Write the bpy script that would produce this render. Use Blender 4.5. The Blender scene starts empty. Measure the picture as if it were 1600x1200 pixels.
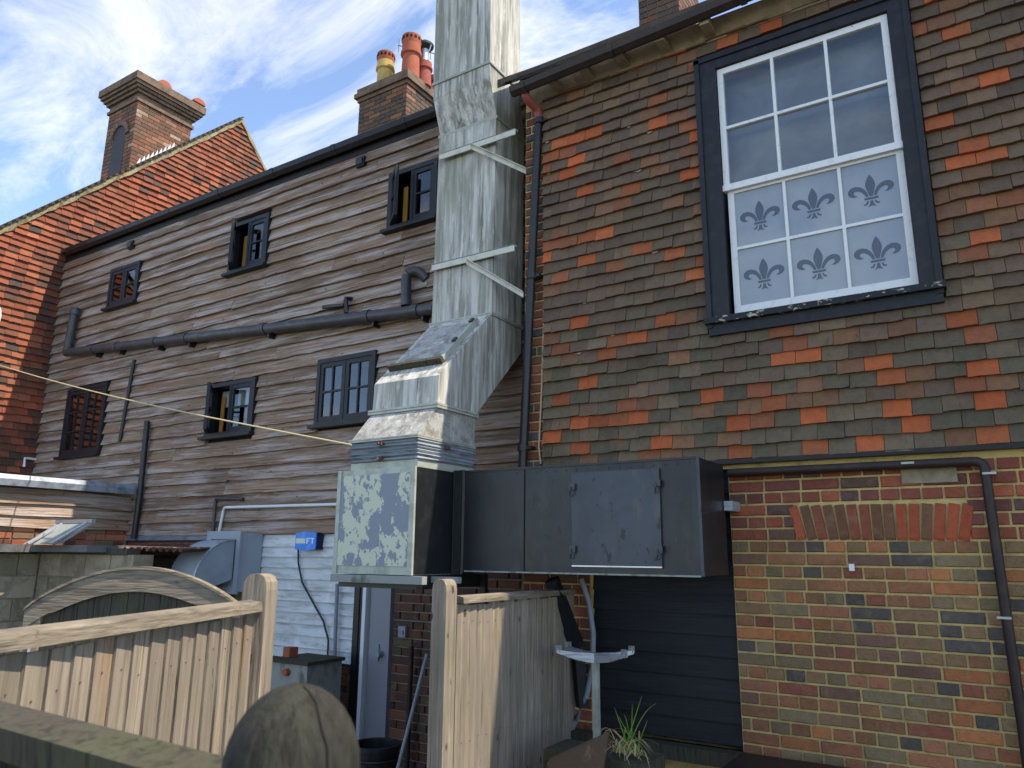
import bpy, math, random
from mathutils import Vector, Matrix
random.seed(7)
R = math.radians
sc = bpy.context.scene
COL = sc.collection
# ------------------------------------------------------------------ camera, sky, sun, exposure
FPX, PITCH, ROLL, YAW = 1170.0, R(12.85), R(0.5), R(32.4)
fh = Vector((-math.sin(YAW), math.cos(YAW), 0)); rt = Vector((math.cos(YAW), math.sin(YAW), 0)); up = Vector((0, 0, 1))
fw = fh*math.cos(PITCH) + up*math.sin(PITCH); uc = -fh*math.sin(PITCH) + up*math.cos(PITCH)
rt, uc = rt*math.cos(ROLL) + uc*math.sin(ROLL), -rt*math.sin(ROLL) + uc*math.cos(ROLL)
cd = bpy.data.cameras.new('camera'); cam = bpy.data.objects.new('camera', cd); COL.objects.link(cam)
M3 = Matrix((rt, uc, -fw)).transposed(); cam.matrix_world = M3.to_4x4()
cd.sensor_width = 36; cd.lens = FPX/1600*36; cd.clip_start = 0.05; cd.clip_end = 2000
cd.dof.use_dof = True; cd.dof.focus_distance = 6.0; cd.dof.aperture_fstop = 8.0
sc.camera = cam
SUN = Vector((0.62, 0.15, 1.0)).normalized()
w = bpy.data.worlds.new('World'); sc.world = w; w.use_nodes = True
nt = w.node_tree; N = nt.nodes; Lk = nt.links; N.clear()
wo = N.new('ShaderNodeOutputWorld'); bg = N.new('ShaderNodeBackground'); sky = N.new('ShaderNodeTexSky')
sky.sky_type = 'NISHITA'; sky.sun_disc = False
sky.sun_elevation = math.asin(SUN.z); sky.sun_rotation = math.atan2(SUN.x, SUN.y)
sky.altitude = 3500; sky.air_density = 1.0; sky.dust_density = 0.3; sky.ozone_density = 3.5
bg.inputs['Strength'].default_value = 0.15
tc = N.new('ShaderNodeTexCoord'); sx = N.new('ShaderNodeSeparateXYZ'); Lk.new(tc.outputs['Generated'], sx.inputs[0])
def wm(op, a, b):
    m = N.new('ShaderNodeMath'); m.operation = op
    for i, v in enumerate((a, b)):
        if isinstance(v, (int, float)): m.inputs[i].default_value = v
        else: Lk.new(v, m.inputs[i])
    return m.outputs[0]
den = wm('ADD', wm('MAXIMUM', sx.outputs[2], 0.0), 0.22)
cb = N.new('ShaderNodeCombineXYZ'); Lk.new(wm('DIVIDE', sx.outputs[0], den), cb.inputs[0]); Lk.new(wm('DIVIDE', sx.outputs[1], den), cb.inputs[1])
mp = N.new('ShaderNodeMapping'); mp.inputs['Rotation'].default_value = (0, 0, R(35)); mp.inputs['Scale'].default_value = (1.0, 1.9, 1)
Lk.new(cb.outputs[0], mp.inputs[0])
n1 = N.new('ShaderNodeTexNoise'); n1.inputs['Scale'].default_value = 1.9; n1.inputs['Detail'].default_value = 11; n1.inputs['Roughness'].default_value = 0.66; n1.inputs['Distortion'].default_value = 0.9
n2 = N.new('ShaderNodeTexNoise'); n2.inputs['Scale'].default_value = 0.8; n2.inputs['Detail'].default_value = 3
Lk.new(mp.outputs[0], n1.inputs['Vector']); Lk.new(mp.outputs[0], n2.inputs['Vector'])
cr = N.new('ShaderNodeValToRGB'); cr.color_ramp.elements[0].position = 0.51; cr.color_ramp.elements[1].position = 0.78
Lk.new(wm('ADD', wm('MULTIPLY', n1.outputs[0], 0.65), wm('MULTIPLY', n2.outputs[0], 0.42)), cr.inputs[0])
mx = N.new('ShaderNodeMix'); mx.data_type = 'RGBA'; mx.inputs['B'].default_value = (3.3, 3.45, 3.7, 1)
Lk.new(wm('MULTIPLY', cr.outputs[0], 0.85), mx.inputs['Factor']); Lk.new(sky.outputs[0], mx.inputs['A'])
Lk.new(mx.outputs['Result'], bg.inputs['Color']); Lk.new(bg.outputs[0], wo.inputs[0])
ld = bpy.data.lights.new('sun', 'SUN'); ld.energy = 2.5; ld.angle = R(0.53); ld.color = (1, 0.95, 0.87)
lo = bpy.data.objects.new('sun', ld); COL.objects.link(lo); lo.rotation_euler = SUN.to_track_quat('Z', 'Y').to_euler()
sc.view_settings.view_transform = 'Standard'; sc.view_settings.look = 'None'; sc.view_settings.use_white_balance = True; sc.view_settings.white_balance_temperature = 7700; sc.view_settings.exposure = 1.68; sc.view_settings.gamma = 1

# ------------------------------------------------------------------ measuring helpers: camera stands at the origin, z=0 is eye level
GZ = -2.0
def ray(px, py): return rt*(px-800) + uc*(600-py) + fw*FPX
def onY(px, py, Y): d = ray(px, py); return d*(Y/d.y)
def onX(px, py, X): d = ray(px, py); return d*(X/d.x)
def onZ(px, py, Z): d = ray(px, py); return d*(Z/d.z)
def at(px, py, depth): d = ray(px, py); return d*(depth/FPX)

# ------------------------------------------------------------------ materials
def lin(h):
    h = h.lstrip('#'); c = [int(h[i:i+2], 16)/255 for i in (0, 2, 4)]
    return tuple(((v/12.92) if v <= .04045 else ((v+.055)/1.055)**2.4) for v in c)
def rgba(c): return (*(lin(c) if isinstance(c, str) else c), 1)
def mat(name, base, layers=(), rough=0.85, metal=0.0, bump=0.25, bscale=(60, 60, 60), src=None, vary=0.0, spec=0.3, knots=None):
    """base colour, then layers (colour, xyz scale, low, high, amount) mixed in by noise; src 'obj'/'attr' tints per piece"""
    m = bpy.data.materials.new(name); m.use_nodes = True
    t = m.node_tree; n = t.nodes; L = t.links; b = n['Principled BSDF']
    b.inputs['Roughness'].default_value = rough; b.inputs['Metallic'].default_value = metal
    b.inputs['Specular IOR Level'].default_value = spec
    geo = n.new('ShaderNodeNewGeometry'); oi = n.new('ShaderNodeObjectInfo')
    off = n.new('ShaderNodeVectorMath'); off.operation = 'MULTIPLY_ADD'
    cmb = n.new('ShaderNodeCombineXYZ')
    for i in range(3): L.new(oi.outputs['Random'], cmb.inputs[i])
    L.new(cmb.outputs[0], off.inputs[0]); off.inputs[1].default_value = (31, 17, 23); L.new(geo.outputs['Position'], off.inputs[2])
    if src == 'obj': cur = oi.outputs['Color']
    elif src == 'attr':
        a = n.new('ShaderNodeVertexColor'); a.layer_name = 'col'; cur = a.outputs[0]
    else:
        rg = n.new('ShaderNodeRGB'); rg.outputs[0].default_value = rgba(base); cur = rg.outputs[0]
    if vary:
        hs = n.new('ShaderNodeHueSaturation'); mr = n.new('ShaderNodeMapRange'); L.new(oi.outputs['Random'], mr.inputs[0])
        mr.inputs[3].default_value = 1-vary; mr.inputs[4].default_value = 1+vary; L.new(mr.outputs[0], hs.inputs['Value']); L.new(cur, hs.inputs['Color']); cur = hs.outputs[0]
    for c, scl, lo_, hi_, amt in layers:
        mpn = n.new('ShaderNodeVectorMath'); mpn.operation = 'MULTIPLY'; L.new((geo.outputs['Position'] if len(scl) == 4 else off.outputs[0]), mpn.inputs[0]); mpn.inputs[1].default_value = scl[:3]
        nz = n.new('ShaderNodeTexNoise'); nz.inputs['Scale'].default_value = 1; nz.inputs['Detail'].default_value = 6; nz.inputs['Roughness'].default_value = .62; nz.inputs['Distortion'].default_value = .25
        L.new(mpn.outputs[0], nz.inputs['Vector'])
        mr = n.new('ShaderNodeMapRange'); L.new(nz.outputs[0], mr.inputs[0]); mr.inputs[1].default_value = lo_; mr.inputs[2].default_value = hi_; mr.inputs[4].default_value = amt
        mxn = n.new('ShaderNodeMix'); mxn.data_type = 'RGBA'; L.new(mr.outputs[0], mxn.inputs['Factor']); L.new(cur, mxn.inputs['A'])
        if c == 'dark' or c == 'light':
            hs = n.new('ShaderNodeHueSaturation'); hs.inputs['Value'].default_value = .5 if c == 'dark' else 1.6; hs.inputs['Saturation'].default_value = .9; L.new(cur, hs.inputs['Color']); L.new(hs.outputs[0], mxn.inputs['B'])
        else: mxn.inputs['B'].default_value = rgba(c)
        cur = mxn.outputs['Result']
    if knots:
        ks, kr, kc = knots
        mpn = n.new('ShaderNodeVectorMath'); mpn.operation = 'MULTIPLY'; L.new(off.outputs[0], mpn.inputs[0]); mpn.inputs[1].default_value = ks
        vo = n.new('ShaderNodeTexVoronoi'); vo.inputs['Scale'].default_value = 1; L.new(mpn.outputs[0], vo.inputs['Vector'])
        mr = n.new('ShaderNodeMapRange'); L.new(vo.outputs['Distance'], mr.inputs[0]); mr.inputs[1].default_value = kr; mr.inputs[2].default_value = kr*.55; mr.inputs[4].default_value = .85
        mxn = n.new('ShaderNodeMix'); mxn.data_type = 'RGBA'; L.new(mr.outputs[0], mxn.inputs['Factor']); L.new(cur, mxn.inputs['A']); mxn.inputs['B'].default_value = rgba(kc); cur = mxn.outputs['Result']
    L.new(cur, b.inputs['Base Color'])
    if bump:
        mpn = n.new('ShaderNodeVectorMath'); mpn.operation = 'MULTIPLY'; L.new(off.outputs[0], mpn.inputs[0]); mpn.inputs[1].default_value = bscale
        nz = n.new('ShaderNodeTexNoise'); nz.inputs['Scale'].default_value = 1; nz.inputs['Detail'].default_value = 5; L.new(mpn.outputs[0], nz.inputs['Vector'])
        bp = n.new('ShaderNodeBump'); bp.inputs['Strength'].default_value = bump; bp.inputs['Distance'].default_value = .01
        L.new(nz.outputs[0], bp.inputs['Height']); L.new(bp.outputs[0], b.inputs['Normal'])
    return m
def glass(name, tint=(1, 1, 1), ior=1.5, rough=0.0):
    m = bpy.data.materials.new(name); m.use_nodes = True; t = m.node_tree; n = t.nodes; L = t.links; n.remove(n['Principled BSDF'])
    tr = n.new('ShaderNodeBsdfTransparent'); tr.inputs[0].default_value = (*tint, 1); gl = n.new('ShaderNodeBsdfGlossy'); gl.inputs['Roughness'].default_value = rough
    fr = n.new('ShaderNodeFresnel'); fr.inputs[0].default_value = ior; mx_ = n.new('ShaderNodeMixShader')
    ge = n.new('ShaderNodeNewGeometry'); bk = n.new('ShaderNodeMath'); bk.operation = 'SUBTRACT'; bk.inputs[0].default_value = 1; L.new(ge.outputs['Backfacing'], bk.inputs[1])
    mu = n.new('ShaderNodeMath'); mu.operation = 'MULTIPLY'; L.new(fr.outputs[0], mu.inputs[0]); L.new(bk.outputs[0], mu.inputs[1])   # the pane reflects on its outer side only
    L.new(mu.outputs[0], mx_.inputs[0]); L.new(tr.outputs[0], mx_.inputs[1]); L.new(gl.outputs[0], mx_.inputs[2]); L.new(mx_.outputs[0], n['Material Output'].inputs[0])
    return m
SPK = ('light', (90, 90, 90), .62, .75, .5)
BRL = [('dark', (30, 30, 30), .45, .7, .5), ('#8f8468', (14, 14, 14), .56, .74, .3), ('dark', (140, 140, 140), .6, .72, .6), ('#4a4034', (1.6, 1.6, 2.2, 1), .48, .72, .5), ('#6f6a48', (2.3, 2.3, 3, 1), .56, .74, .4)]
TLL = [('dark', (22, 22, 22), .42, .7, .5), ('#9a5233', (4.5, 4.5, 4.5), .66, .78, .6), ('#665642', (9, 9, 9), .52, .74, .35), ('#5f553f', (1.3, 1.3, 1.8, 1), .5, .7, .4), ('#a9a48e', (70, 70, 70), .7, .75, .6), ('#3c342c', (30, 30, 8), .6, .72, .5)]
M = dict(
 tile=mat('tile', '#fff', TLL, src='obj', bump=.4), tile_s=mat('tile_stuff', '#fff', TLL, src='attr', bump=.4),
 gtile=mat('gable_tile', '#fff', [('#4f3a2f', (1.1, 1.1, 1.1, 1), .46, .7, .6), ('dark', (14, 14, 14), .45, .7, .5), ('light', (60, 60, 60), .6, .75, .3)], src='obj', bump=.3), gtile_s=mat('gable_tile_stuff', '#fff', [('#4f3a2f', (1.1, 1.1, 1.1, 1), .46, .7, .6), ('dark', (14, 14, 14), .45, .7, .5)], src='attr', bump=.3),
 brick=mat('brick', '#fff', BRL, src='obj', bump=.6, bscale=(90, 90, 90)), brick_s=mat('brick_stuff', '#fff', BRL, src='attr', bump=.6, bscale=(90, 90, 90)),
 mortar=mat('mortar_yellow', '#bda770', [('#7d7050', (9, 9, 9), .46, .7, .7), ('#c9bd95', (70, 70, 70), .6, .75, .6)], bump=.8, bscale=(120, 120, 120)),
 mortar_g=mat('mortar_grey', '#8d8577', [('#5a544b', (15, 15, 15), .45, .7, .7)], bump=.8, bscale=(120, 120, 120)),
 wood=mat('weathered_board', '#84705f', [('#a39b98', (1.2, 14, 14), .46, .6, .85), ('#553f31', (1.0, 40, 60), .5, .64, .8), ('#9a6038', (.9, 5, 5), .58, .72, .65), ('#3a2a20', (5, 60, 110), .57, .68, .75), ('#c0ae9b', (9, 9, 40), .68, .75, .7), ('#4a382c', (.9, .9, 1.4, 1), .52, .7, .5)], bump=.5, bscale=(4, 90, 120), vary=.25, knots=((5, 9, 9), .1, '#33261d')),
 wood_y=mat('weathered_board_side', '#84705f', [('#a49b97', (14, 1.2, 14), .46, .6, .85), ('#553f31', (40, 1, 60), .5, .64, .8), ('#9a6038', (5, .9, 5), .58, .72, .65), ('#3a2a20', (60, 5, 110), .57, .68, .75), ('#c0ae9b', (9, 9, 40), .68, .75, .7), ('#4a382c', (.9, .9, 1.4, 1), .52, .7, .5)], bump=.5, bscale=(90, 4, 120), vary=.25, knots=((9, 5, 9), .1, '#33261d')),
 blackboard=mat('black_board', '#15181d', [('#272b31', (2, 20, 20), .5, .7, .6), ('#5c5d58', (60, 60, 60), .72, .76, .5)], rough=.55, bump=.25, bscale=(5, 60, 80), vary=.2),
 whiteboard=mat('white_board', '#c3cbd0', [('#8d948f', (3, 10, 16), .5, .68, .7), ('#6c7263', (5, 30, 50), .62, .72, .75), ('#dfe5e8', (8, 8, 8), .55, .7, .5)], bump=.3, bscale=(6, 60, 60), vary=.06),
 fence=mat('fence_timber', '#857b6e', [('#6f665b', (26, 26, 1.3), .42, .62, .8), ('#a1957f', (36, 36, 2.0), .55, .68, .7), ('#4c4136', (45, 45, 1.6), .57, .66, .8), ('#946e47', (6, 6, 1.2), .6, .74, .5), ('#3a3128', (16, 16, 9), .66, .72, .85), ('#63634e', (2.5, 2.5, 1.6, 1), .52, .7, .45)], bump=.9, bscale=(60, 60, 4), vary=.18, knots=((9, 9, 5), .14, '#31281f')),
 near_shaded=mat('shaded_near_timber', '#1f1e1a', [('#34352b', (7, 7, 3), .45, .65, .7), ('#191713', (70, 70, 3), .5, .62, .85), ('#3b3831', (40, 40, 2), .62, .74, .6)], bump=.8, bscale=(80, 80, 5)),  # colour darkened in place of the shade over the near fence
 fence_h=mat('fence_rail_timber', '#786f61', [('#565047', (4, 4, 40), .45, .62, .9), ('#98907f', (5, 5, 60), .55, .7, .6), ('#3d3327', (12, 12, 20), .66, .73, .8)], bump=.6, bscale=(8, 8, 90)),
 mossy=mat('mossy_timber', '#403c33', [('#454932', (7, 7, 4), .45, .65, .7), ('#211e19', (60, 60, 4), .5, .66, .8), ('#6e6555', (30, 30, 3), .64, .74, .5)], bump=.5, bscale=(60, 60, 8)),
 flue=mat('galvanised_flue', '#b3b3ae', [('#7d7e77', (14, 14, 1.1), .42, .6, .95), ('#585a45', (20, 20, 1.0), .54, .68, .8), ('#cfd0cc', (26, 26, 3.5), .56, .68, .7), ('#40402f', (45, 45, 2.2), .6, .7, .7), ('#7c7d6c', (2.2, 2.2, 1.2, 1), .5, .66, .6), ('#d9d9d4', (60, 60, 25), .66, .72, .5)], rough=.62, metal=.0, bump=.15, bscale=(4, 4, 3)),
 flue2=mat('stained_flue', '#9d9e9b', [('#6c675f', (10, 10, 10), .42, .62, .8), ('#cfd1ce', (24, 24, 3), .56, .7, .7), ('#4a463f', (70, 70, 30), .56, .7, .7)], rough=.65, bump=.2),
 galv=mat('galvanised_strap', '#a9b2ba', [('#6c7377', (5, 5, 70), .5, .65, .8), ('#7c5a3d', (14, 14, 14), .66, .74, .8)], rough=.4, metal=.5, bump=.1),
 peel=mat('peeling_grey', '#767f8b', [('#b3b8a6', (6.5, 6.5, 4.6), .5, .505, 1), ('#767f8b', (24, 24, 20), .58, .585, 1), ('#8c9184', (40, 40, 4), .62, .7, .4), ('#6b5a40', (30, 30, 5), .7, .74, .7)], rough=.6, bump=.1),
 steel=mat('pale_steel', '#a3a89f', [('#7b7f72', (9, 9, 9), .45, .7, .7), ('#7a4a25', (12, 12, 12), .68, .76, .8)], rough=.55, metal=.2, bump=.1),
 white_iron=mat('white_angle_iron', '#b9bab0', [('#82806c', (9, 9, 9), .48, .68, .7), ('#6e4a2c', (22, 22, 22), .68, .75, .8)], rough=.6, bump=.15),
 duct=mat('black_duct', '#15171b', [('#22282f', (1.4, 1.4, 1.4, 1), .42, .62, .85), ('#0d0e10', (9, 9, .8), .56, .68, .6), ('#3b3a2f', (4, 4, 1.4), .58, .72, .6), ('#0e0f11', (12, 12, 8), .61, .66, .9), ('#4b5058', (60, 60, 14), .68, .73, .6)], rough=.4, metal=.25, bump=.5, bscale=(2.2, 2.2, 2.2), spec=.5),
 panel=mat('duct_panel', '#2f3743', [('#222932', (2.4, 2.4, 2.4, 1), .42, .62, .8), ('#121417', (17, 17, 10), .61, .655, .95), ('#4d4f45', (5, 5, 2), .6, .72, .5)], rough=.36, metal=.3, bump=.5, bscale=(3, 3, 3), spec=.5),
 black=mat('black_plastic', '#16181b', [('#2a2c2e', (12, 12, 12), .5, .7, .6)], rough=.45, bump=.05, spec=.45),
 soil=mat('soil_pipe', '#33363a', [('#54575a', (6, 6, 9), .5, .68, .6), ('#1b1c1e', (20, 20, 20), .6, .7, .6)], rough=.45, bump=.08, spec=.45),
 blackpaint=mat('black_window_paint', '#191d23', [('#2a2f37', (14, 14, 14), .5, .7, .6), ('#a0a09a', (30, 30, 30), .72, .74, .6)], rough=.5, bump=.2),
 chipped=mat('chipped_sill', '#1b1e23', [('#a9a59a', (18, 18, 40), .57, .6, .85)], rough=.6, bump=.3),
 whitepaint=mat('white_sash_paint', '#cdd0d2', [('#9ba0a2', (18, 18, 18), .56, .72, .5), ('#6e6a62', (35, 35, 35), .68, .71, .7)], rough=.5, bump=.1),
 frost=mat('frosted_film', '#7f8b97', [('#8f979c', (1.1, 1.1, 1.4, 1), .42, .6, .8), ('#6c7d8e', (1.7, 1.7, 1.7, 1), .5, .66, .6)], rough=.22, bump=0, spec=.6),
 emblem=mat('clear_emblem', '#47515e', (), rough=.15, bump=0, spec=.6),
 dark=mat('shade_black', '#0b0b0c', (), bump=0), pine=mat('bare_pine', '#a8793c', [('#7c5526', (20, 20, 2), .5, .7, .6)], bump=.1), reflect_grey=mat('reflected_sky_grey', '#77797c', [('#95989a', (1.5, 1.5, 1.5, 1), .42, .62, .8)], bump=0), blind=mat('pale_blind', '#b9c0bd', (), bump=0),
 glass=glass('window_glass', (.85, .88, .9), 2.1), lead=mat('lead_sheet', '#8d97a3', [('#545b64', (3, 9, 9), .45, .65, .7)], rough=.5, metal=.3, bump=.1),
 gutter=mat('gutter_black', '#17171a', [('#2c2724', (5, 12, 12), .5, .7, .6)], rough=.5, bump=.1), gutter_b=mat('cast_iron_brown', '#2b2220', [('#40312c', (8, 8, 8), .5, .7, .6), ('#18161a', (5, 5, 5), .5, .7, .5)], rough=.5, bump=.15),
 redpipe=mat('red_primer_pipe', '#8a4742', [('#5f322f', (20, 20, 20), .5, .7, .6)], rough=.6, bump=.1),
 stone=mat('pale_mortar_band', '#8b806b', [('#655b4b', (10, 10, 10), .45, .7, .7), ('#b3a78e', (25, 25, 25), .6, .72, .6)], bump=.6),
 verge=mat('lichen_mortar', '#857c62', [('#5b553e', (16, 16, 16), .45, .66, .8), ('#a39a70', (12, 12, 12), .58, .7, .7)], bump=.9, bscale=(40, 40, 40)),
 stack=mat('stack_brick_core', '#6d5a4c', [('#3c322c', (6, 6, 6), .45, .66, .7)], bump=.6),
 pot_r=mat('terracotta', '#98543f', [('#8e452f', (9, 9, 9), .5, .7, .6), ('#c9a08a', (20, 20, 20), .66, .75, .5)], bump=.1), pot_y=mat('buff_clay', '#b59a5c', [('#80754f', (7, 7, 4), .46, .66, .7), ('#d0bd84', (12, 12, 12), .6, .72, .6)], bump=.15), pot_d=mat('dark_red_clay', '#8f4a42', [('#6d3833', (9, 9, 9), .5, .7, .6)], bump=.1),
 alu=mat('bright_metal', '#b8bcc0', [('#84888c', (12, 12, 12), .5, .7, .5)], rough=.35, metal=.7, bump=0), cowl=mat('grey_cowl', '#909ba6', [('#77838f', (2.5, 2.5, 2.5), .42, .65, .6), ('#a3abb2', (60, 60, 60), .62, .74, .4)], rough=.5, metal=.0, bump=.05),
 blue=mat('blue_alarm_cover', '#2f7fd6', [('#7db0de', (9, 9, 9), .5, .7, .5)], rough=.4, bump=0), blue_shaded=mat('shaded_blue_side', '#101a45', (), rough=.4, bump=0), cream=mat('faded_cream', '#c2cdb9', (), bump=0), print_w=mat('white_print', '#cfe0f2', (), bump=0),
 rope=mat('pale_rope', '#b7a984', (), bump=.2), cable=mat('dark_cable', '#2b2b2d', (), rough=.5, bump=0), conduit=mat('grey_conduit', '#7e8790', [('#5b636b', (8, 8, 8), .5, .7, .5)], rough=.5, bump=.05), white=mat('white_pvc', '#c9d0d6', (), rough=.4, bump=0),
 door=mat('grey_door', '#7e828b', [('#6b6f78', (3, 3, 1), .5, .7, .5)], rough=.5, bump=.05),
 block=mat('painted_block', '#8c8472', [('#5f594b', (5, 5, 5), .45, .66, .7), ('#a9a493', (14, 14, 14), .58, .7, .5)], bump=.7, bscale=(50, 50, 50), vary=.22),
 rust=mat('rusty_sheet', '#5b4038', [('#a0938c', (6, 6, 6), .56, .64, .7), ('#3d2620', (12, 12, 12), .55, .7, .7)], bump=.3),
 felt=mat('roof_felt', '#5e6163', [('#3b3c3d', (6, 6, 6), .5, .7, .7)], bump=.4), oldgrey=mat('old_grey_paint', '#848a86', [('#4c4f3e', (9, 9, 5), .52, .66, .8)], bump=.2),
 ground=mat('ground', '#4b4741', [('#35322d', (1.2, 1.2, 1.2), .4, .7, .8), ('#6b665c', (22, 22, 22), .55, .7, .6), ('#3c4426', (2, 2, 2), .62, .72, .6)], bump=.6, bscale=(40, 40, 40)),
 grass=mat('grass_blade', '#4f7326', [('#7f9a44', (12, 12, 12), .5, .7, .6)], bump=0, rough=.6), straw=mat('dry_grass', '#a89a70', (), bump=0), oldboard=mat('old_plank', '#57483b', [('#8b7a63', (9, 9, 9), .56, .7, .6)], bump=.4), roof=mat('roof_tile_dark', '#4a4038', [('#2d2824', (5, 5, 5), .45, .66, .7)], bump=.6),
)
# ------------------------------------------------------------------ mesh building
class MB:
    def __init__(s): s.v = []; s.f = []; s.c = []
    def add(s, vs, fs, col=None):
        o = len(s.v); s.v += [tuple(v) for v in vs]; s.f += [tuple(i+o for i in f) for f in fs]
        if col is not None: s.c += [col]*len(fs)
    def box(s, a, b, mt=None, col=None):
        x0, x1 = sorted((a[0], b[0])); y0, y1 = sorted((a[1], b[1])); z0, z1 = sorted((a[2], b[2]))
        vs = [Vector(p) for p in ((x0,y0,z0),(x1,y0,z0),(x1,y1,z0),(x0,y1,z0),(x0,y0,z1),(x1,y0,z1),(x1,y1,z1),(x0,y1,z1))]
        if mt: vs = [mt @ v for v in vs]
        s.add(vs, ((0,3,2,1),(4,5,6,7),(0,1,5,4),(1,2,6,5),(2,3,7,6),(3,0,4,7)), col); return s
    def loft(s, rings, cap=True):
        n = len(rings[0]); o = len(s.v)
        for r_ in rings: s.v += [tuple(p) for p in r_]
        for k in range(len(rings)-1):
            for i in range(n): s.f.append((o+k*n+i, o+k*n+(i+1) % n, o+(k+1)*n+(i+1) % n, o+(k+1)*n+i))
        if cap: s.f.append(tuple(o+i for i in reversed(range(n)))); s.f.append(tuple(o+(len(rings)-1)*n+i for i in range(n)))
        return s
    def tube(s, pts, r, n=12, cap=True):
        pts = [Vector(p) for p in pts]; rs = r if isinstance(r, (list, tuple)) else [r]*len(pts); rings = []
        for i, p in enumerate(pts):
            d = ((pts[i]-pts[i-1]).normalized() if i else Vector()) + ((pts[i+1]-pts[i]).normalized() if i < len(pts)-1 else Vector()); d.normalize()
            a = d.cross(Vector((0.3, 0.2, 1) if abs(d.z) < .9 else (1, .1, 0))).normalized(); b = d.cross(a)
            rings.append([p + (a*math.cos(2*math.pi*k/n) + b*math.sin(2*math.pi*k/n))*rs[i] for k in range(n)])
        return s.loft(rings, cap)
    def lathe(s, c, prof, n=20):
        return s.loft([[(c[0]+r_*math.cos(2*math.pi*k/n), c[1]+r_*math.sin(2*math.pi*k/n), c[2]+z) for k in range(n)] for r_, z in prof])
    def prism(s, poly, vec):
        vec = Vector(vec); return s.loft([[Vector(p) for p in poly], [Vector(p)+vec for p in poly]])
    def mesh(s, name, m, smooth=False):
        me = bpy.data.meshes.new(name); me.from_pydata(s.v, [], s.f); me.materials.append(m)
        if s.c:
            a = me.color_attributes.new('col', 'FLOAT_COLOR', 'CORNER'); i = 0; buf = []
            for p, c in zip(me.polygons, s.c): buf += [*c, 1]*p.loop_total
            a.data.foreach_set('color', buf)
        import bmesh
        b = bmesh.new(); b.from_mesh(me); bmesh.ops.recalc_face_normals(b, faces=b.faces); b.to_mesh(me); b.free()
        if smooth:
            me.polygons.foreach_set('use_smooth', [True]*len(me.polygons)); me.set_sharp_from_angle(angle=R(40))
        return me
    def obj(s, name, m, parent=None, smooth=False, **k): return link(name, s.mesh(name, m, smooth), parent, **k)
def link(name, data, parent=None, label=None, cat=None, group=None, kind=None, loc=None):
    o = bpy.data.objects.new(name, data); COL.objects.link(o)
    if parent: o.parent = parent
    if loc is not None: o.location = loc
    for k, v in (('label', label), ('category', cat), ('group', group), ('kind', kind)):
        if v: o[k] = v
    return o
def thing(name, label, cat, group=None): return link(name, None, None, label, cat, group)
def box(name, a, b, m, parent=None, **k): return MB().box(a, b).obj(name, m, parent, **k)
def tube(name, pts, r, m, parent=None, n=12, **k): return MB().tube(pts, r, n).obj(name, m, parent, smooth=True, **k)
def bend(pts, rad=.06, n=5):
    """round the corners of a polyline"""
    pts = [Vector(p) for p in pts]; out = [pts[0]]
    for i in range(1, len(pts)-1):
        a = pts[i]+(pts[i-1]-pts[i]).normalized()*min(rad, (pts[i-1]-pts[i]).length*.45); b = pts[i]+(pts[i+1]-pts[i]).normalized()*min(rad, (pts[i+1]-pts[i]).length*.45)
        for k in range(n+1):
            t = k/n; out.append(a*(1-t)**2 + pts[i]*2*t*(1-t) + b*t*t)
    return out+[pts[-1]]
def holes_wall(mb, x0, x1, z0, z1, y0, y1, holes):
    xs = sorted({x0, x1, *[h[0] for h in holes], *[h[1] for h in holes]}); zs = sorted({z0, z1, *[h[2] for h in holes], *[h[3] for h in holes]})
    xs = [x for x in xs if x0 <= x <= x1]; zs = [z for z in zs if z0 <= z <= z1]
    for i in range(len(xs)-1):
        run = None
        for j in range(len(zs)-1):
            cx, cz = (xs[i]+xs[i+1])/2, (zs[j]+zs[j+1])/2
            if not any(h[0] < cx < h[1] and h[2] < cz < h[3] for h in holes): mb.box((xs[i], y0, zs[j]), (xs[i+1], y1, zs[j+1]))
    return mb
def cut(x0, x1, z0, z1, holes, tol=.02):
    """split a horizontal run at the openings it crosses"""
    segs = [(x0, x1)]
    for h in holes:
        if z1-tol > h[2] and z0+tol < h[3]:
            segs = [s for a, b in segs for s in ((a, min(b, h[0])), (max(a, h[1]), b)) if s[1]-s[0] > .015]
    return segs
# unit pieces: x, z from 0..1, y = depth with front at 0
def brick_mesh(name, m, seed, ch=.05):
    r_ = random.Random(seed); j = lambda a: a+r_.uniform(-.02, .02)
    mb = MB(); cz = ch*2.4
    ring = lambda d, y: [(j(d), y, j(d*2.6)), (j(1-d), y, j(d*2.6)), (j(1-d), y, j(1-d*2.6)), (j(d), y, j(1-d*2.6))]
    mb.loft([[(0,1,0),(1,1,0),(1,1,1),(0,1,1)], [(0,.12,0),(1,.12,0),(1,.12,1),(0,.12,1)], ring(.028, 0)], cap=False); n = len(mb.v); mb.f.append((n-4, n-3, n-2, n-1))
    return mb
def tile_mesh(seed):
    """unit tile hung on a wall, bottom edge proud (y=-1 at foot, 0 at head), slightly cambered and chipped"""
    r_ = random.Random(seed); mb = MB(); c = r_.uniform(-.12, .12)
    xs = [0, .33, .67, 1]; fr = [c*(0 if i in (0, 3) else -1)*.3 for i in range(4)]
    foot = [(x, -1+fr[i]+r_.uniform(-.06, .06), r_.uniform(-.03, .03)) for i, x in enumerate(xs)]
    head = [(x, .0, 1.12) for x in xs]; back = [(x, -.0, p[2]+.01) for x, p in zip(xs, foot)]
    mb.v = foot+head+back
    mb.f = [(i, i+1, 5+i, 4+i) for i in range(3)] + [(8+i, 9+i, 1+i, i) for i in range(3)] + [(0, 4, 8), (3, 11, 7)]
    return mb
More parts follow.
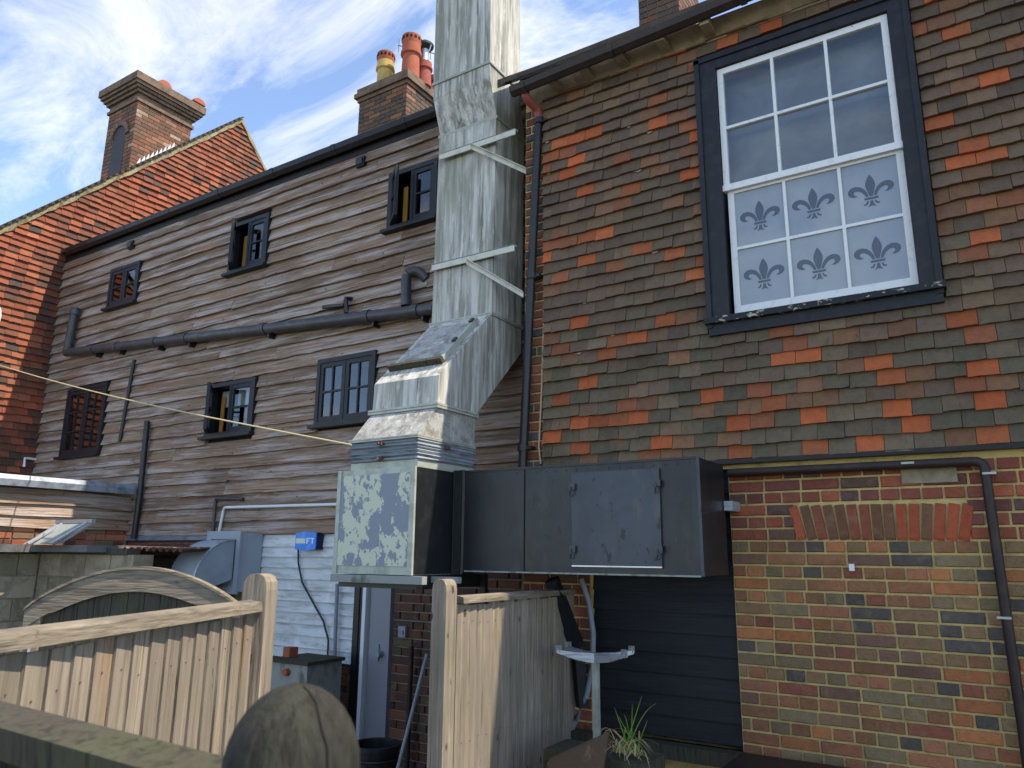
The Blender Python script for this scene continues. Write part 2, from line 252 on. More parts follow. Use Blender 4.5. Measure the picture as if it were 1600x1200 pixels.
def lay(pieces, variants, m_obj, m_stuff, parent, name, limit=300, key=None):
    """pieces: (origin, xdir, scale(x,y,z), colour, rot). the largest/nearest become parts, the rest one stuff part"""
    pieces = sorted(pieces, key=key or (lambda p: p[0].length)); datas = [v.mesh(name, m_obj) for v in variants]
    rest = MB()
    for i, (o, xd, s, c, rz) in enumerate(pieces):
        yd = Vector((-xd.y, xd.x, 0)); k = random.randrange(len(variants))
        mt = Matrix(((xd.x, yd.x, 0, o.x), (xd.y, yd.y, 0, o.y), (0, 0, 1, o.z), (0, 0, 0, 1))) @ Matrix.Rotation(rz, 4, 'Y') @ Matrix.Diagonal((*s, 1))
        if i < limit:
            ob = link(name, datas[k], parent); ob.matrix_local = mt; ob.color = (*c, 1)
        else: rest.add([mt @ Vector(v) for v in variants[k].v], variants[k].f, c)
    if rest.v: rest.obj(name+'_field', m_stuff, parent, kind='stuff')
XD = Vector((1, 0, 0))
def pick(pal, g=1.15):
    t = random.random()*sum(p[1] for p in pal)
    for c, wt in pal:
        t -= wt
        if t <= 0: break
    k = g*random.uniform(.82, 1.18); return tuple(min(1, v*k) for v in lin(c))
BV = [brick_mesh('brick', M['brick'], i) for i in range(6)]; TV = [tile_mesh(i) for i in range(6)]
def bricks(x0, x1, z0, z1, Y, pal, holes, out, bond='english', course=.075, xd=XD, ox=0, joint=.013, toZ=0):
    n = int(round((z1-z0)/course))
    for r_ in range(n):
        z = z0+r_*course; hd = r_ % 2
        for a, b in cut(x0, x1, z, z+course, holes):
            x = a; k = 0
            while x < b-.02:
                L = .1125 if (hd if bond == 'english' else (k+r_) % 2) else .225
                if k == 0 and hd: L *= random.choice((.5, .75, 1))
                L = min(L*random.uniform(.96, 1.04), b-x)
                if b-x-L < .05: L = b-x
                out.append((Vector((x+joint/2, Y+random.uniform(-.003, .003), z+joint/2)), xd, (L-joint, .06, course-joint), pick(pal), random.uniform(-.006, .006))); x += L; k += 1

# ------------------------------------------------------------------ ground
box('ground', (-60, -30, GZ-.2), (40, 60, GZ), M['ground'], kind='structure')

# ------------------------------------------------------------------ right building: brick below, hanging tiles above, sash window
YR = 4.895
rb = thing('tile_hung_building', 'brick house front with dark hung tiles and a large white sash window', 'building')
XL = -2.995; XRT = 2.6; EZ = 3.72
op = (-2.44, -1.432, -1.15, .56)           # boarded opening under the duct
wx0, wx1, wz0, wz1 = -1.48, -.095, 1.48, 3.55  # sash window outer frame
holes_wall(MB(), XL, XRT, GZ, EZ+.1, YR+.012, YR+.25, [op, (wx0+.03, wx1-.03, wz0+.03, wz1-.03)]).obj('wall', M['mortar'], rb)
box('side_wall', (XL, YR+.26, GZ), (XL+.22, 9, EZ), M['stack'], rb)
box('end_wall', (XRT-.2, YR+.26, GZ), (XRT, 7.5, EZ), M['stack'], rb)
box('room_back', (-2.7, YR+.9, GZ+.1), (XRT, YR+.95, EZ), M['dark'], rb)  # near-black colour stands in for the dim room behind the sash
PB = [('#8a5a40', 4), ('#80583d', 4), ('#7c6044', 5), ('#736349', 4), ('#6d4f41', 2), ('#4d4641', 1.9), ('#98603c', 1.8), ('#7d4838', 1.3)]
PT = [('#7a4234', 4), ('#6a3d36', 3), ('#5b423b', 2), ('#8d4a34', 2)]
arch = (-1.03, -.115, .095, .315)
bl = []
bricks(op[1], 1.15, GZ, .10, YR, PB, [op], bl)
bricks(op[1], 1.15, .10, .55, YR, PT, [op, arch], bl)
bricks(XL, -2.79, .55, 3.72, YR, [('#6a4035', 3), ('#7c4a39', 2), ('#4b4648', 1.5), ('#8e4a36', 1)], [], bl, bond='flemish')
bricks(XL, op[0], GZ, .55, YR, [('#7d4636', 3), ('#6a4034', 2), ('#5d4238', 1)], [], bl)
na = 15
for i in range(na):                         # soldier arch, fanned
    w_ = (arch[1]-arch[0])/na; t = (i+.5)/na-.5
    bl.append((Vector((arch[0]+i*w_+.004, YR-.002, arch[2]+.006)), XD, (w_-.008, .06, .208), pick([('#9c4a30', 3), ('#7d4433', 2), ('#6d4a36', 2), ('#b25a34', 1)]), t*.42 if abs(t) > .1 else t*.2))
lay(bl, BV, M['brick'], M['brick_s'], rb, 'brick', 300)
box('mortar_patch', (-.42, YR-.012, .42), (-.14, YR+.02, .535), M['stone'], rb)
MB().box((-.745, YR-.012, -.075), (-.715, YR-.004, -.035)).obj('white_blob', M['whitepaint'], rb)
# black boards in the opening
for i in range(13):
    z = -1.13+i*.128
    MB().prism([(op[0]-.0, YR+.055, z), (op[0]-.0, YR+.035, z), (op[0]-.0, YR+.062, z+.15), (op[0]-.0, YR+.085, z+.15)], (op[1]-op[0], 0, 0)).obj('black_board', M['blackboard'], rb)
box('sill_beam', (op[0]-.2, YR-.09, -1.235), (op[1]+.02, YR+.05, -1.15), M['mossy'], rb)
# hanging tiles
P_T = [('#665446', 6), ('#5b4c41', 4), ('#735c49', 3.2), ('#7a5540', 2.2), ('#8a5238', .9), ('#a4532f', .6), ('#b05a33', .4)]
P_L = [('#625646', 6), ('#595142', 4), ('#6c5d4a', 3), ('#78563e', 2), ('#8a5238', .8), ('#a9552f', .5), ('#b05a33', .3)]
P_O = [('#a4532f', 2), ('#b05a33', 1.5), ('#94502f', 1.5)]; tl = []; G = .0965; TX0 = -2.79
hole = [(wx0-.012, wx1+.012, wz0-.0, wz1+.03)]
for r_ in range(33):
    z = .612+r_*G
    for a, b in cut(TX0, 2.5, z+.02, z+G-.02, hole):
        x = a; k = 0
        while x < b-.01:
            L = .154*random.uniform(.98, 1.02)
            if k == 0: L *= (.52 if r_ % 2 else 1)
            L = min(L, b-x)
            if b-x-L < .05: L = b-x
            low = max(0, min(1, (1.9-z)/1.2))
            tl.append((Vector((x+.0015, YR-.043+random.uniform(-.003, .003), z+random.uniform(-.005, .005)+.006*math.sin(x*2.3+r_*.9))), XD, (L-.003, .031*random.uniform(.75, 1.25), G), pick(P_O if random.random() < (.2 if math.sin(x*3.1+z*2.2)*math.sin(z*4.3-x*1.3) > .25 else .04) else P_L if random.random() < low else P_T, .95), random.uniform(-.008, .008))); x += L; k += 1
    # odd slips of pale bedding showing where tiles are broken
lay(tl, TV, M['tile'], M['tile_s'], rb, 'hung_tile', 300)
box('tile_backing', (TX0+.005, YR-.043, .625), (wx0-.005, YR+.0115, EZ+.05), M['roof'], rb); box('tile_backing', (wx1+.005, YR-.043, .625), (2.5, YR+.0115, EZ+.05), M['roof'], rb)
box('tile_backing', (wx0-.004, YR-.043, .625), (wx1+.004, YR+.0115, wz0-.01), M['roof'], rb); box('tile_backing', (wx0-.004, YR-.043, wz1+.01), (wx1+.004, YR+.0115, EZ+.05), M['roof'], rb)
for i in range(20):
    x = random.uniform(TX0, .8); r_ = random.randrange(0, 30); z = .612+r_*G
    if wx0-.1 < x < wx1+.05 and wz0-.1 < z < wz1+.05: continue
    y = YR-.064; a = random.uniform(.012, .03)
    MB().prism([(x-a, y, z-.004), (x+a*.8, y, z-.003), (x+a*.5, y, z-.004-a*.45), (x-a*.5, y, z-.004-a*.6)], (0, .006, 0)).obj('mortar_chip', M['stone'], rb)
box('tile_fillet', (TX0, YR-.075, .585), (2.5, YR-.003, .612), M['gutter'], rb)
# eaves: pale mortar band, rafter feet, gutter, roof
MB().prism([(-2.9, YR-.055, EZ-.02), (-2.9, YR-.16, EZ+.085), (-2.9, YR+.01, EZ+.085)], (5.4, 0, 0)).obj('mortar_band', M['stone'], rb)
for px, py in ((862, 140), (912, 118), (967, 97), (1032, 72), (1102, 46)):
    p = onY(px, py, 4.68); MB().box((p.x-.035, 4.655, EZ+.0), (p.x+.035, 4.9, EZ+.075)).obj('rafter_foot', M['stone'], rb)
for x in (-.62, -.2, .22, .64, 1.06, 1.5): MB().box((x-.035, 4.655, EZ+.0), (x+.035, 4.9, EZ+.075)).obj('rafter_foot', M['stone'], rb)
gl_, gr_ = onY(797, 142, 4.6), onY(1150, -4, 4.6)
gd = (gr_-gl_).normalized(); g0 = gl_; g1 = gl_+gd*5.4
prof = [(0, 0), (.012, -.045), (.05, -.07), (.09, -.05), (.1, 0), (.092, 0), (.05, -.06), (.01, -.002)]
MB().loft([[(p.x, p.y-.02+a, p.z+.03+b) for a, b in prof] for p in (g0, g1)]).obj('gutter', M['gutter_b'], rb, smooth=True)
for t in (.12, .9, 1.9, 2.9): 
    p = g0+gd*t; MB().loft([[(p.x+dx, p.y-.026+a*1.1, p.z+.03+b*1.15) for a, b in prof] for dx in (-.02, .02)]).obj('gutter_bracket', M['gutter_b'], rb)
MB().prism([(-3.06, 4.6, EZ+.10), (-3.06, 4.6, EZ+.14), (-3.06, 7.6, EZ+2.55), (-3.06, 7.6, EZ+2.51)], (5.7, 0, 0)).obj('roof', M['roof'], rb)
MB().prism([(-3.13, 4.66, EZ+.12), (-3.13, 4.66, EZ+.2), (-3.13, 7.6, EZ+2.6), (-3.13, 7.6, EZ+2.5)], (.14, 0, 0)).obj('verge_board', M['roof'], rb)
MB().prism([(-2.99, YR+.27, EZ-.02), (-2.99, YR+.27, EZ+.3), (-2.99, 7.6, EZ+2.45), (-2.99, 9, EZ)], (.1, 0, 0)).obj('side_gable', M['stack'], rb)
# sash window
win = holes_wall(MB(), wx0, wx1, wz0+.06, wz1, YR-.085, YR+.03, [(wx0+.145, wx1-.115, wz0+.05, wz1-.1)]).box((wx0-.012, YR-.1, wz1-.03), (wx1+.012, YR-.02, wz1+.012)).box((wx0-.006, YR-.1, wz0+.02), (wx0+.03, YR-.08, wz1)).box((wx1-.03, YR-.1, wz0+.02), (wx1+.006, YR-.08, wz1)).obj('sash_window', M['blackpaint'], rb)
MB().box((wx0-.015, YR-.135, wz0+.045), (wx1+.02, YR+.0, wz0+.085)).obj('sill', M['chipped'], win)
MB().box((wx0-.0, YR-.09, wz0-.03), (wx1+.0, YR-.0, wz0+.045)).obj('sill_board', M['blackpaint'], win)
sx0, sx1, sz0, sz1 = wx0+.15, wx1-.12, wz0+.09, wz1-.105; zm = sz0+(sz1-sz0)*.5
def sash(x0, x1, z0, z1, y, st, bot, top):
    hs = []; gw = .02; W = (x1-x0-2*st-2*gw)/3; H = (z1-z0-bot-top-gw)/2
    for i in range(3):
        for j in range(2): hs.append((x0+st+i*(W+gw), x0+st+i*(W+gw)+W, z0+bot+j*(H+gw), z0+bot+j*(H+gw)+H))
    holes_wall(MB(), x0, x1, z0, z1, y, y+.04, hs).obj('sash', M['whitepaint'], win); return hs
up_ = sash(sx0, sx1, zm-.02, sz1, YR-.06, .04, .045, .045); lw = sash(sx0+.018, sx1, sz0, zm-.022, YR-.035, .042, .075, .02)
MB().box((sx0-.005, YR-.068, zm-.025), (sx1+.005, YR-.015, zm+.02)).obj('meeting_rail', M['whitepaint'], win)
for h in up_: box('pane', (h[0]-.004, YR-.04, h[2]-.004), (h[1]+.004, YR-.036, h[3]+.004), M['glass'], win)
def fleur(cx, cz, s, y):
    mb = MB()
    def poly(pts, mir=False):
        q = [(-a, b) for a, b in reversed(pts)] if mir else pts
        n = len(mb.v); mb.v += [(cx+a*s, y, cz+b*s) for a, b in q]; mb.f.append(tuple(range(n, n+len(q))))
    poly([(0, 1), (-.09, .86), (-.17, .66), (-.185, .5), (-.13, .28), (-.06, .04), (.06, .04), (.13, .28), (.185, .5), (.17, .66), (.09, .86)])
    side = [(.1, .04), (.13, .2), (.22, .38), (.36, .52), (.54, .585), (.72, .56), (.84, .45), (.86, .3), (.78, .18), (.64, .12), (.5, .14), (.6, .2), (.65, .29), (.6, .37), (.48, .37), (.34, .28), (.24, .14), (.2, .04)]
    for mir in (0, 1):
        # fan the curl into quads along its length so that the concave outline fills cleanly
        o_, i_ = side[:9], side[9:][::-1]
        for k in range(8):
            q = [o_[k], o_[k+1], i_[min(k+1, 8)], i_[min(k, 8)]]
            poly(q, mir)
        poly([(.1, -.16), (.17, -.16), (.22, -.25), (.3, -.27), (.28, -.33), (.16, -.31)], mir)
    poly([(-.26, -.1), (.26, -.1), (.26, 0), (-.26, 0)]); poly([(-.05, -.15), (.05, -.15), (.07, -.3), (.15, -.42), (0, -.37), (-.15, -.42), (-.07, -.3)][::-1])
    mb.obj('fleur_emblem', M['emblem'], win)
for h in lw:
    box('frosted_pane', (h[0]-.004, YR-.022, h[2]-.004), (h[1]+.004, YR-.018, h[3]+.004), M['frost'], win)
    fleur((h[0]+h[1])/2, (h[2]+h[3])/2-.045, .155, YR-.0235)
box('reflection_sheet', (sx0-.0, YR+.1, sz0), (sx1+.0, YR+.105, sz1), M['reflect_grey'], win)  # added sheet; its mottled grey stands in for clouds reflected in the panes
# chimney behind the eaves
def stack(parent, x0, x1, y0, y1, z0, z1, caps, pal, name='chimney', th=.04):
    ch = box(name, (x0+.012, y0+.012, z0), (x1-.012, y1-.012, z1), M['mortar_g'], parent)
    pc = []; n = int((z1-z0)/.075)
    for r_ in range(n):
        z = z1-(r_+1)*.075
        for (o, xd, L0) in ((Vector((x0, y0, z)), XD, x1-x0), (Vector((x1, y0, z)), Vector((0, 1, 0)), y1-y0)):
            x = 0; k = 0
            while x < L0-.02:
                L = (.1125 if (k == 0 and r_ % 2) else .225); L = min(L, L0-x)
                if L0-x-L < .05: L = L0-x
                pc.append((o+xd*(x+.005)+Vector((0, 0, .005)), xd, (L-.01, .012, .065), pick(pal), 0)); x += L; k += 1
    lay(pc, BV, M['brick'], M['brick_s'], ch, 'brick', 300, key=lambda p: -p[0].z)
    z = z1
    for g, h in caps:
        box('cap_course', (x0-g, y0-g, z), (x1+g, y1+g, z+h), M['stack'], ch); z += h+.002
    return ch, z
PS = [('#54443a', 3), ('#453b36', 3), ('#6d4a3a', 2), ('#7c5340', 1)]
c0 = onY(998, 40, 7.0); c1 = onY(1062, 30, 7.0)
stack(rb, c0.x, c1.x, 7.0, 7.75, 5.2, 7.6, [(.05, .08)], PS)

# ------------------------------------------------------------------ timber-clad building
YW = 5.35
wb = thing('timber_clad_building', 'long house wall of weathered grey-brown timber boards with black casement windows', 'building')
WX0, WX1, WZ0, WZ1 = -11.42, -3.0, .185, 4.24
wins = {}
for k, (tl_, tr_, br_) in dict(A=((177, 424), (221, 409), (214, 470)), B=((366, 352), (422, 337), (417, 412)), C=((612, 273), (688, 251), (680, 340)), D=((110, 613), (172, 596), (155, 708)), E=((330, 603), (402, 592), (394, 675)), F=((501, 566), (596, 547), (577, 656))).items():
    a, b, c = onY(*tl_, YW-.03), onY(*tr_, YW-.03), onY(*br_, YW-.03); wins[k] = (a.x, (b.x+c.x)/2, c.z, (a.z+b.z)/2)
HW = list(wins.values())
holes_wall(MB(), WX0, WX1, WZ0, WZ1+.1, YW+.012, YW+.2, HW).obj('wall', M['dark'], wb)
box('room_back', (WX0, YW+.8, GZ), (WX1, YW+.85, WZ1), M['dark'], wb)  # this and the wall core are near-black to stand in for unlit rooms
n = 28; ex = (WZ1-WZ0)/n
for r_ in range(n):
    z = WZ0+r_*ex
    for a, b in cut(WX0, WX1, z, z+ex, HW, .03):
        x = a
        while x < b-.01:
            L = random.uniform(2.2, 4.4); L = b-x if b-x-L < .8 else L
            ns = max(2, int(L/.14)); ph = random.uniform(0, 9); am = random.uniform(.0015, .0065); tlt = random.uniform(-.004, .004); rings = []
            for i in range(ns+1):
                xx = x+L*i/ns+(.002 if i == 0 else -.002 if i == ns else 0); wv = am*(.7*math.sin(xx*3.1+ph)+.6*math.sin(xx*11+ph*2)+.5*math.sin(xx*27+ph))+random.uniform(-.003, .003)
                zz = z+wv+tlt*(xx-x-L/2); pr = random.uniform(-.0015, .0015)
                rings.append([(xx, YW+.012, zz+.004), (xx, YW-.043+pr, zz), (xx, YW-.04+pr, zz+.014), (xx, YW-.002, z+ex+.02), (xx, YW+.012, z+ex+.02)])
            MB().loft(rings).obj('board', M['wood'], wb); x += L
def casement(key, cols, rows, openl=False, extra=None):
    x0, x1, z0, z1 = wins[key]; y = YW-.062; fr = .035
    wn = holes_wall(MB(), x0-.01, x1+.01, z0-.005, z1+.012, y, YW+.05, [(x0+fr, x1-fr, z0+fr, z1-fr)]).obj('casement_window', M['blackpaint'], wb)
    MB().box((x0-.06, y-.04, z0-.035), (x1+.03, YW+.0, z0-.003)).obj('sill', M['blackpaint'], wn)
    xm = (x0+x1)/2
    for s, (a, b) in enumerate(((x0+fr, xm-.004), (xm+.004, x1-fr))):
        hs = []; st = .045; gw = .018; za, zb = z0+fr+.003, z1-fr-.003; W = (b-a-2*st-(cols-1)*gw)/cols; H = (zb-za-2*st-(rows-1)*gw)/rows
        for i in range(cols):
            for j in range(rows): hs.append((st+i*(W+gw), st+i*(W+gw)+W, za+st+j*(H+gw), za+st+j*(H+gw)+H))
        cs = holes_wall(MB(), 0, b-a, za, zb, 0, .035, hs).obj('casement', M['blackpaint'], wn)
        for h in hs: box('pane', (h[0]-.003, .014, h[2]-.003), (h[1]+.003, .018, h[3]+.003), M['glass'], cs)
        cs.location = (a, y+.008, 0)
        if openl and s == 0: cs.rotation_euler.z = R(-40); cs.location = (a, y-.005, 0)
    if openl:
        box('mullion', (xm-.02, y+.004, z0+fr), (xm+.016, YW+.04, z1-fr), M['blackpaint'], wn)
        box('reveal_lining', (x0+fr+.06, YW+.06, z0+.03), (x0+fr+.115, YW+.075, z1-.12), M['pine'], wn)
    if extra: box('blind', (x0+.05, YW+.1, z1-.24), (x1-.04, YW+.11, z1-.05), M['blind'], wn)
casement('A', 1, 2); casement('B', 1, 2, True); casement('C', 1, 2, True); casement('D', 2, 3); casement('E', 1, 2, True, True); casement('F', 2, 2)
e0, e1 = onY(100, 392, YW-.13), onY(690, 171, YW-.13); e0.z = e1.z = (e0.z+e1.z)/2
prof2 = [(0, 0), (.008, -.06), (.05, -.095), (.1, -.07), (.115, 0)]
MB().loft([[(x, e0.y-.0+a, e0.z+.06+b) for a, b in prof2] for x in (e0.x, -3.35)]).obj('gutter', M['gutter'], wb, smooth=True)
for i in range(8): MB().loft([[(x, e0.y-.004+a*1.08, e0.z+.062+b*1.08) for a, b in prof2] for x in (e0.x+.5+i, e0.x+.56+i)]).obj('gutter_joint', M['gutter'], wb)
box('fascia', (WX0, YW-.02, e0.z-.1), (-3.1, YW+.05, e0.z+.1), M['gutter'], wb)
MB().prism([(WX0, YW-.1, e0.z+.08), (WX0, 9.4, e0.z+2.4), (WX0, 9.4, e0.z+2.3), (WX0, YW-.1, e0.z+.03)], (8.3, 0, 0)).obj('roof', M['roof'], wb)
for px, py in ((564, 253), (205, 383)):
    p = onY(px, py, YW-.04); MB().box((p.x-.06, YW-.06, p.z-.055), (p.x+.06, YW, p.z+.055)).box((p.x-.045, YW-.075, p.z-.04), (p.x+.045, YW-.06, p.z+.03)).obj('wall_vent', M['black'], wb)
# ground floor under the boards: white boards, dark brick, door
GX0, GX1 = onY(406, 860, YW-.02).x, onY(556, 960, YW-.02).x
box('ground_floor_wall', (WX0, YW+.02, GZ), (-3.0, YW+.3, WZ0-.01), M['mortar_g'], wb)
n = 11; wz = onY(500, 1032, YW).z; ex = (.17-wz)/n
for r_ in range(n):
    z = wz+r_*ex; j = random.uniform(-.004, .004)
    MB().prism([(GX0, YW+.02, z+j), (GX0, YW-.026, z+j), (GX0, YW-.02, z+.01), (GX0, YW-.002, z+ex+.012), (GX0, YW+.02, z+ex+.012)], (GX1-GX0+random.uniform(-.01, .01), 0, 0)).obj('white_board', M['whiteboard'], wb)
pc = []; PD = [('#51342d', 4), ('#45302b', 3), ('#63402f', 2), ('#4f4436', 2)]
bricks(GX0-.6, GX1, GZ, wz, YW, PD, [], pc, 'flemish'); dx1 = onY(612, 960, YW-.02).x
bricks(dx1, -3.3, GZ, .1, YW, PD, [], pc, 'flemish'); bricks(-9.6, GX0-.7, -.05, WZ0-.01, YW, PT, [], pc, 'flemish')
lay(pc, BV, M['brick'], M['brick_s'], wb, 'brick', 300)
dr = box('door', (onY(582, 960, YW).x, YW-.03, GZ+.02), (dx1-.01, YW+.015, .1), M['door'], wb)
hx = onY(593, 1022, YW-.05); MB().tube([(hx.x, YW-.03, hx.z), (hx.x, YW-.09, hx.z)], .03).box((hx.x-.05, YW-.045, hx.z-.06), (hx.x-.02, YW-.03, hx.z+.08)).obj('door_knob', M['conduit'], dr)
MB().box((dx1-.12, YW-.04, -.28), (dx1-.02, YW-.03, .1)).obj('door_window', M['conduit'], dr)
box('door_frame', (GX1+.005, YW-.06, GZ), (GX1+.07, YW+.01, .1), M['black'], wb); box('door_frame', (GX1+.12, YW-.07, GZ), (GX1+.16, YW+.01, .1), M['white'], wb)
box('door_frame', (GX1+.075, YW-.05, GZ), (GX1+.115, YW+.01, .1), M['black'], wb); box('lead_flashing', (WX0, YW-.035, WZ0-.055), (GX0, YW+.0, WZ0+.0), M['lead'], wb)
# middle chimney with pots
ym = 7.6; c0, c1, c2 = onY(560, 180, ym), onY(635, 150, ym), onX(674, 150, onY(635, 150, ym).x); zt = onY(636, 130, ym).z
ch, zc = stack(wb, c0.x, c1.x, ym, max(c2.y, ym+.7), zt-1.9, zt, [(.02, .06), (.06, .075), (.03, .09)], PS)
def pot(px, py, y, r_, h, m, extra=None, zb=None):
    p = onY(px, py, y); zb = zb or p.z
    pr = [(r_*1.0, 0), (r_*.93, h*.55), (r_*.9, h*.68), (r_*1.12, h*.72), (r_*1.12, h*.8), (r_*1.0, h*.82), (r_*1.0, h), (r_*.82, h), (r_*.8, h*.7)]
    o = MB().lathe((p.x, y, zb), pr).obj('chimney_pot', m, ch, smooth=True)
    if extra == 'ring': 
        MB().lathe((p.x, y, zb+h), [(r_*.95, -.01), (r_*1.05, .05), (r_*1.05, .15), (r_*.8, .15)]).obj('pot_rim', M['pot_r'], o, smooth=True)
        for k in range(14):
            a = k*math.pi/7; MB().box((-.018, -.006, -.022), (.018, .006, .022), Matrix.Translation((p.x+r_*1.05*math.cos(a), y+r_*1.05*math.sin(a), zb+h+.09)) @ Matrix.Rotation(a+math.pi/2, 4, 'Z')).obj('pot_hole', M['dark'], o)
    if extra == 'cowl':
        MB().lathe((p.x, y, zb+h), [(r_*.55, -.02), (r_*.55, .24)]).obj('flue_liner', M['alu'], o, smooth=True); MB().lathe((p.x, y, zb+h+.3), [(r_*1.15, 0), (r_*1.2, .03), (r_*.3, .12), (0.01, .13)]).obj('rain_hat', M['soil'], o, smooth=True)
        for k in range(3): a = k*2.1; MB().tube([(p.x+.09*math.cos(a), y+.09*math.sin(a), zb+h+.2), (p.x+.13*math.cos(a), y+.13*math.sin(a), zb+h+.32)], .008, 6).obj('strap', M['alu'], o)
pot(601, 133, ym+.2, .135, .5, M['pot_y'], 'ring', zc-.02); pot(641, 118, ym+.22, .145, .62, M['pot_r'], 'ring', zc-.02); pot(662, 128, ym+.45, .12, .42, M['pot_d'], 'cowl', zc-.02)
pot(622, 128, ym+.6, .12, .4, M['pot_r'], None, zc-.02); pot(676, 138, ym+.8, .12, .4, M['pot_r'], None, zc-.02)

# ------------------------------------------------------------------ tile-hung gable building on the left
XG = -11.4
gb = thing('orange_tile_gable_building', 'orange tile-hung gable wall with lichen verge beside the timber boards', 'building')
ap = onX(375, 188, XG); vl = onX(0, 359, XG); vr = onX(411, 264, XG); sl = (ap.z-vl.z)/(ap.y-vl.y); sr = (ap.z-vr.z)/(vr.y-ap.y)
def vz(y): return ap.z-sl*(ap.y-y) if y < ap.y else ap.z-sr*(y-ap.y)
Y0g = 2.9; Y1g = ap.y+(ap.z-4.4)/sr
MB().prism([(XG-.02, Y0g, GZ), (XG-.02, Y0g, vz(Y0g)), (XG-.02, ap.y, ap.z), (XG-.02, Y1g, 4.4), (XG-.02, Y1g, GZ)], (-.25, 0, 0)).obj('wall', M['mortar_g'], gb)
gt = []; PG = [('#a25940', 5), ('#94503a', 4), ('#ab6549', 3), ('#7d4b3b', 3), ('#61483e', 1), ('#4d4540', .5)]; G = .1; YD = Vector((0, 1, 0))
for r_ in range(80):
    z = .75+r_*G
    if z > ap.z-.06: break
    ya = max(Y0g, ap.y-(ap.z-z-.05)/sl); yb = min(YW+.0 if z < 4.35 else 99, ap.y+(ap.z-z-.05)/sr)
    if z >= 4.35: ya = max(ya, Y0g)
    y = ya; k = 0
    if r_ % 2: y += .083; gt.append((Vector((XG+.02, ya, z)), YD, (.08, .026, G), pick(PG, .66), 0))
    while y < yb-.02:
        L = min(.166*random.uniform(.98, 1.02), yb-y); sg = .012*math.sin(y*1.7+r_*.4)
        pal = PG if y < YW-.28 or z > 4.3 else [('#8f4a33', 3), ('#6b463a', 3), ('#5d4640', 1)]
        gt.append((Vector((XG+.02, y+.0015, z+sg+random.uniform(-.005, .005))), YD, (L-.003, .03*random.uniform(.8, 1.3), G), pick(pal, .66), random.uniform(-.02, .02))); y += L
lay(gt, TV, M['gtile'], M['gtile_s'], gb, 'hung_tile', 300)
def rough_strip(pts, w_, h_, d_):
    mb = MB(); rings = []
    for i, p in enumerate(pts):
        j = lambda: random.uniform(-.014, .014)
        rings.append([(p[0]+d_+j(), p[1]+j(), p[2]-h_+j()), (p[0]+d_+j(), p[1], p[2]+j()), (p[0]-w_, p[1], p[2]+j()), (p[0]-w_, p[1], p[2]-h_)])
    return mb.loft(rings)
vp = [(XG+.0, Y0g+(ap.y-Y0g)*i/60, vz(Y0g+(ap.y-Y0g)*i/60)+.02) for i in range(61)]
rough_strip(vp, .1, .1, .06).obj('verge_mortar', M['verge'], gb)
for i in range(0, 120):
    y = Y0g+(ap.y-Y0g)*(i+.5)/120; MB().box((-.14, -.055, 0), (.085, .06, .016), Matrix.Translation((XG, y, vz(y)+.028+(i % 2)*.008)) @ Matrix.Rotation(math.atan(sl)-.18, 4, 'X')).obj('verge_tile', M['roof'], gb)
vp2 = [(XG+.0, ap.y+(Y1g-ap.y)*i/30, vz(ap.y+(Y1g-ap.y)*i/30)+.03) for i in range(31)]
rough_strip(vp2, .1, .09, .06).obj('verge_mortar', M['verge'], gb)
MB().prism([(XG-.05, Y0g-.3, vz(Y0g-.3)+.03), (XG-.05, ap.y, ap.z+.03), (XG-.05, ap.y, ap.z-.1), (XG-.05, Y0g-.3, vz(Y0g-.3)-.1)], (-7, 0, 0)).obj('roof', M['roof'], gb)
MB().prism([(XG-.05, ap.y, ap.z+.03), (XG-.05, Y1g, 4.43), (XG-.05, Y1g, 4.3), (XG-.05, ap.y, ap.z-.1)], (-7, 0, 0)).obj('roof', M['roof'], gb)
# big corbelled chimney
XC = XG-.75
ca, cbk = onX(207, 220, XC), onX(297, 220, XC); cl = onY(162, 240, ca.y); zt = onX(217, 158, XC).z
ch, zc = stack(gb, cl.x, XC, ca.y, cbk.y, ca.z-2.3, zt, [(.03, .06), (.0, .1), (.05, .055), (.09, .055), (.13, .055), (.16, .14)], [('#6b4a3b', 3), ('#5b453a', 3), ('#7d5644', 2), ('#8d7a6a', .6)])
mxc = (cl.x+XC)/2; za_, zb_ = zt-1.75, zt-.38; hw = .2
ar = [(mxc-hw, za_), (mxc+hw, za_), (mxc+hw, zb_-hw)] + [(mxc+hw*math.cos(a), zb_-hw+hw*math.sin(a)) for a in [k*math.pi/8 for k in range(1, 8)]] + [(mxc-hw, zb_-hw)]
for k in range(9):
    a = math.pi*(k+.5)/9; MB().box((-.045, -.02, 0), (.045, .02, .1), Matrix.Translation((mxc+(hw+.01)*math.cos(a), ca.y-.005, zb_-hw+(hw+.01)*math.sin(a))) @ Matrix.Rotation(math.pi/2-a, 4, 'Y')).obj('arch_brick', M['stack'], ch)
MB().prism([(x, ca.y-.004, z) for x, z in ar], (0, .01, 0)).obj('niche_shade', M['gutter_b'], ch)  # flat plate; its dark colour stands in for the shaded recess
def potc(y, x, m):
    o = MB().lathe((x, y, zc-.02), [(.11, 0), (.09, .16), (.11, .2), (.1, .24)]).obj('chimney_pot', m, ch, smooth=True)
    MB().prism([(x-.17, y+.13*math.cos(a), zc+.2+.1*math.sin(a)) for a in [k*math.pi/6 for k in range(7)]], (.34, 0, 0)).obj('half_round_cap', m, o)
potc(ca.y+.55, XC-.3, M['pot_r']); potc(ca.y+1.25, XC-.25, M['pot_r']); potc(ca.y+.25, XC-.75, M['stack'])
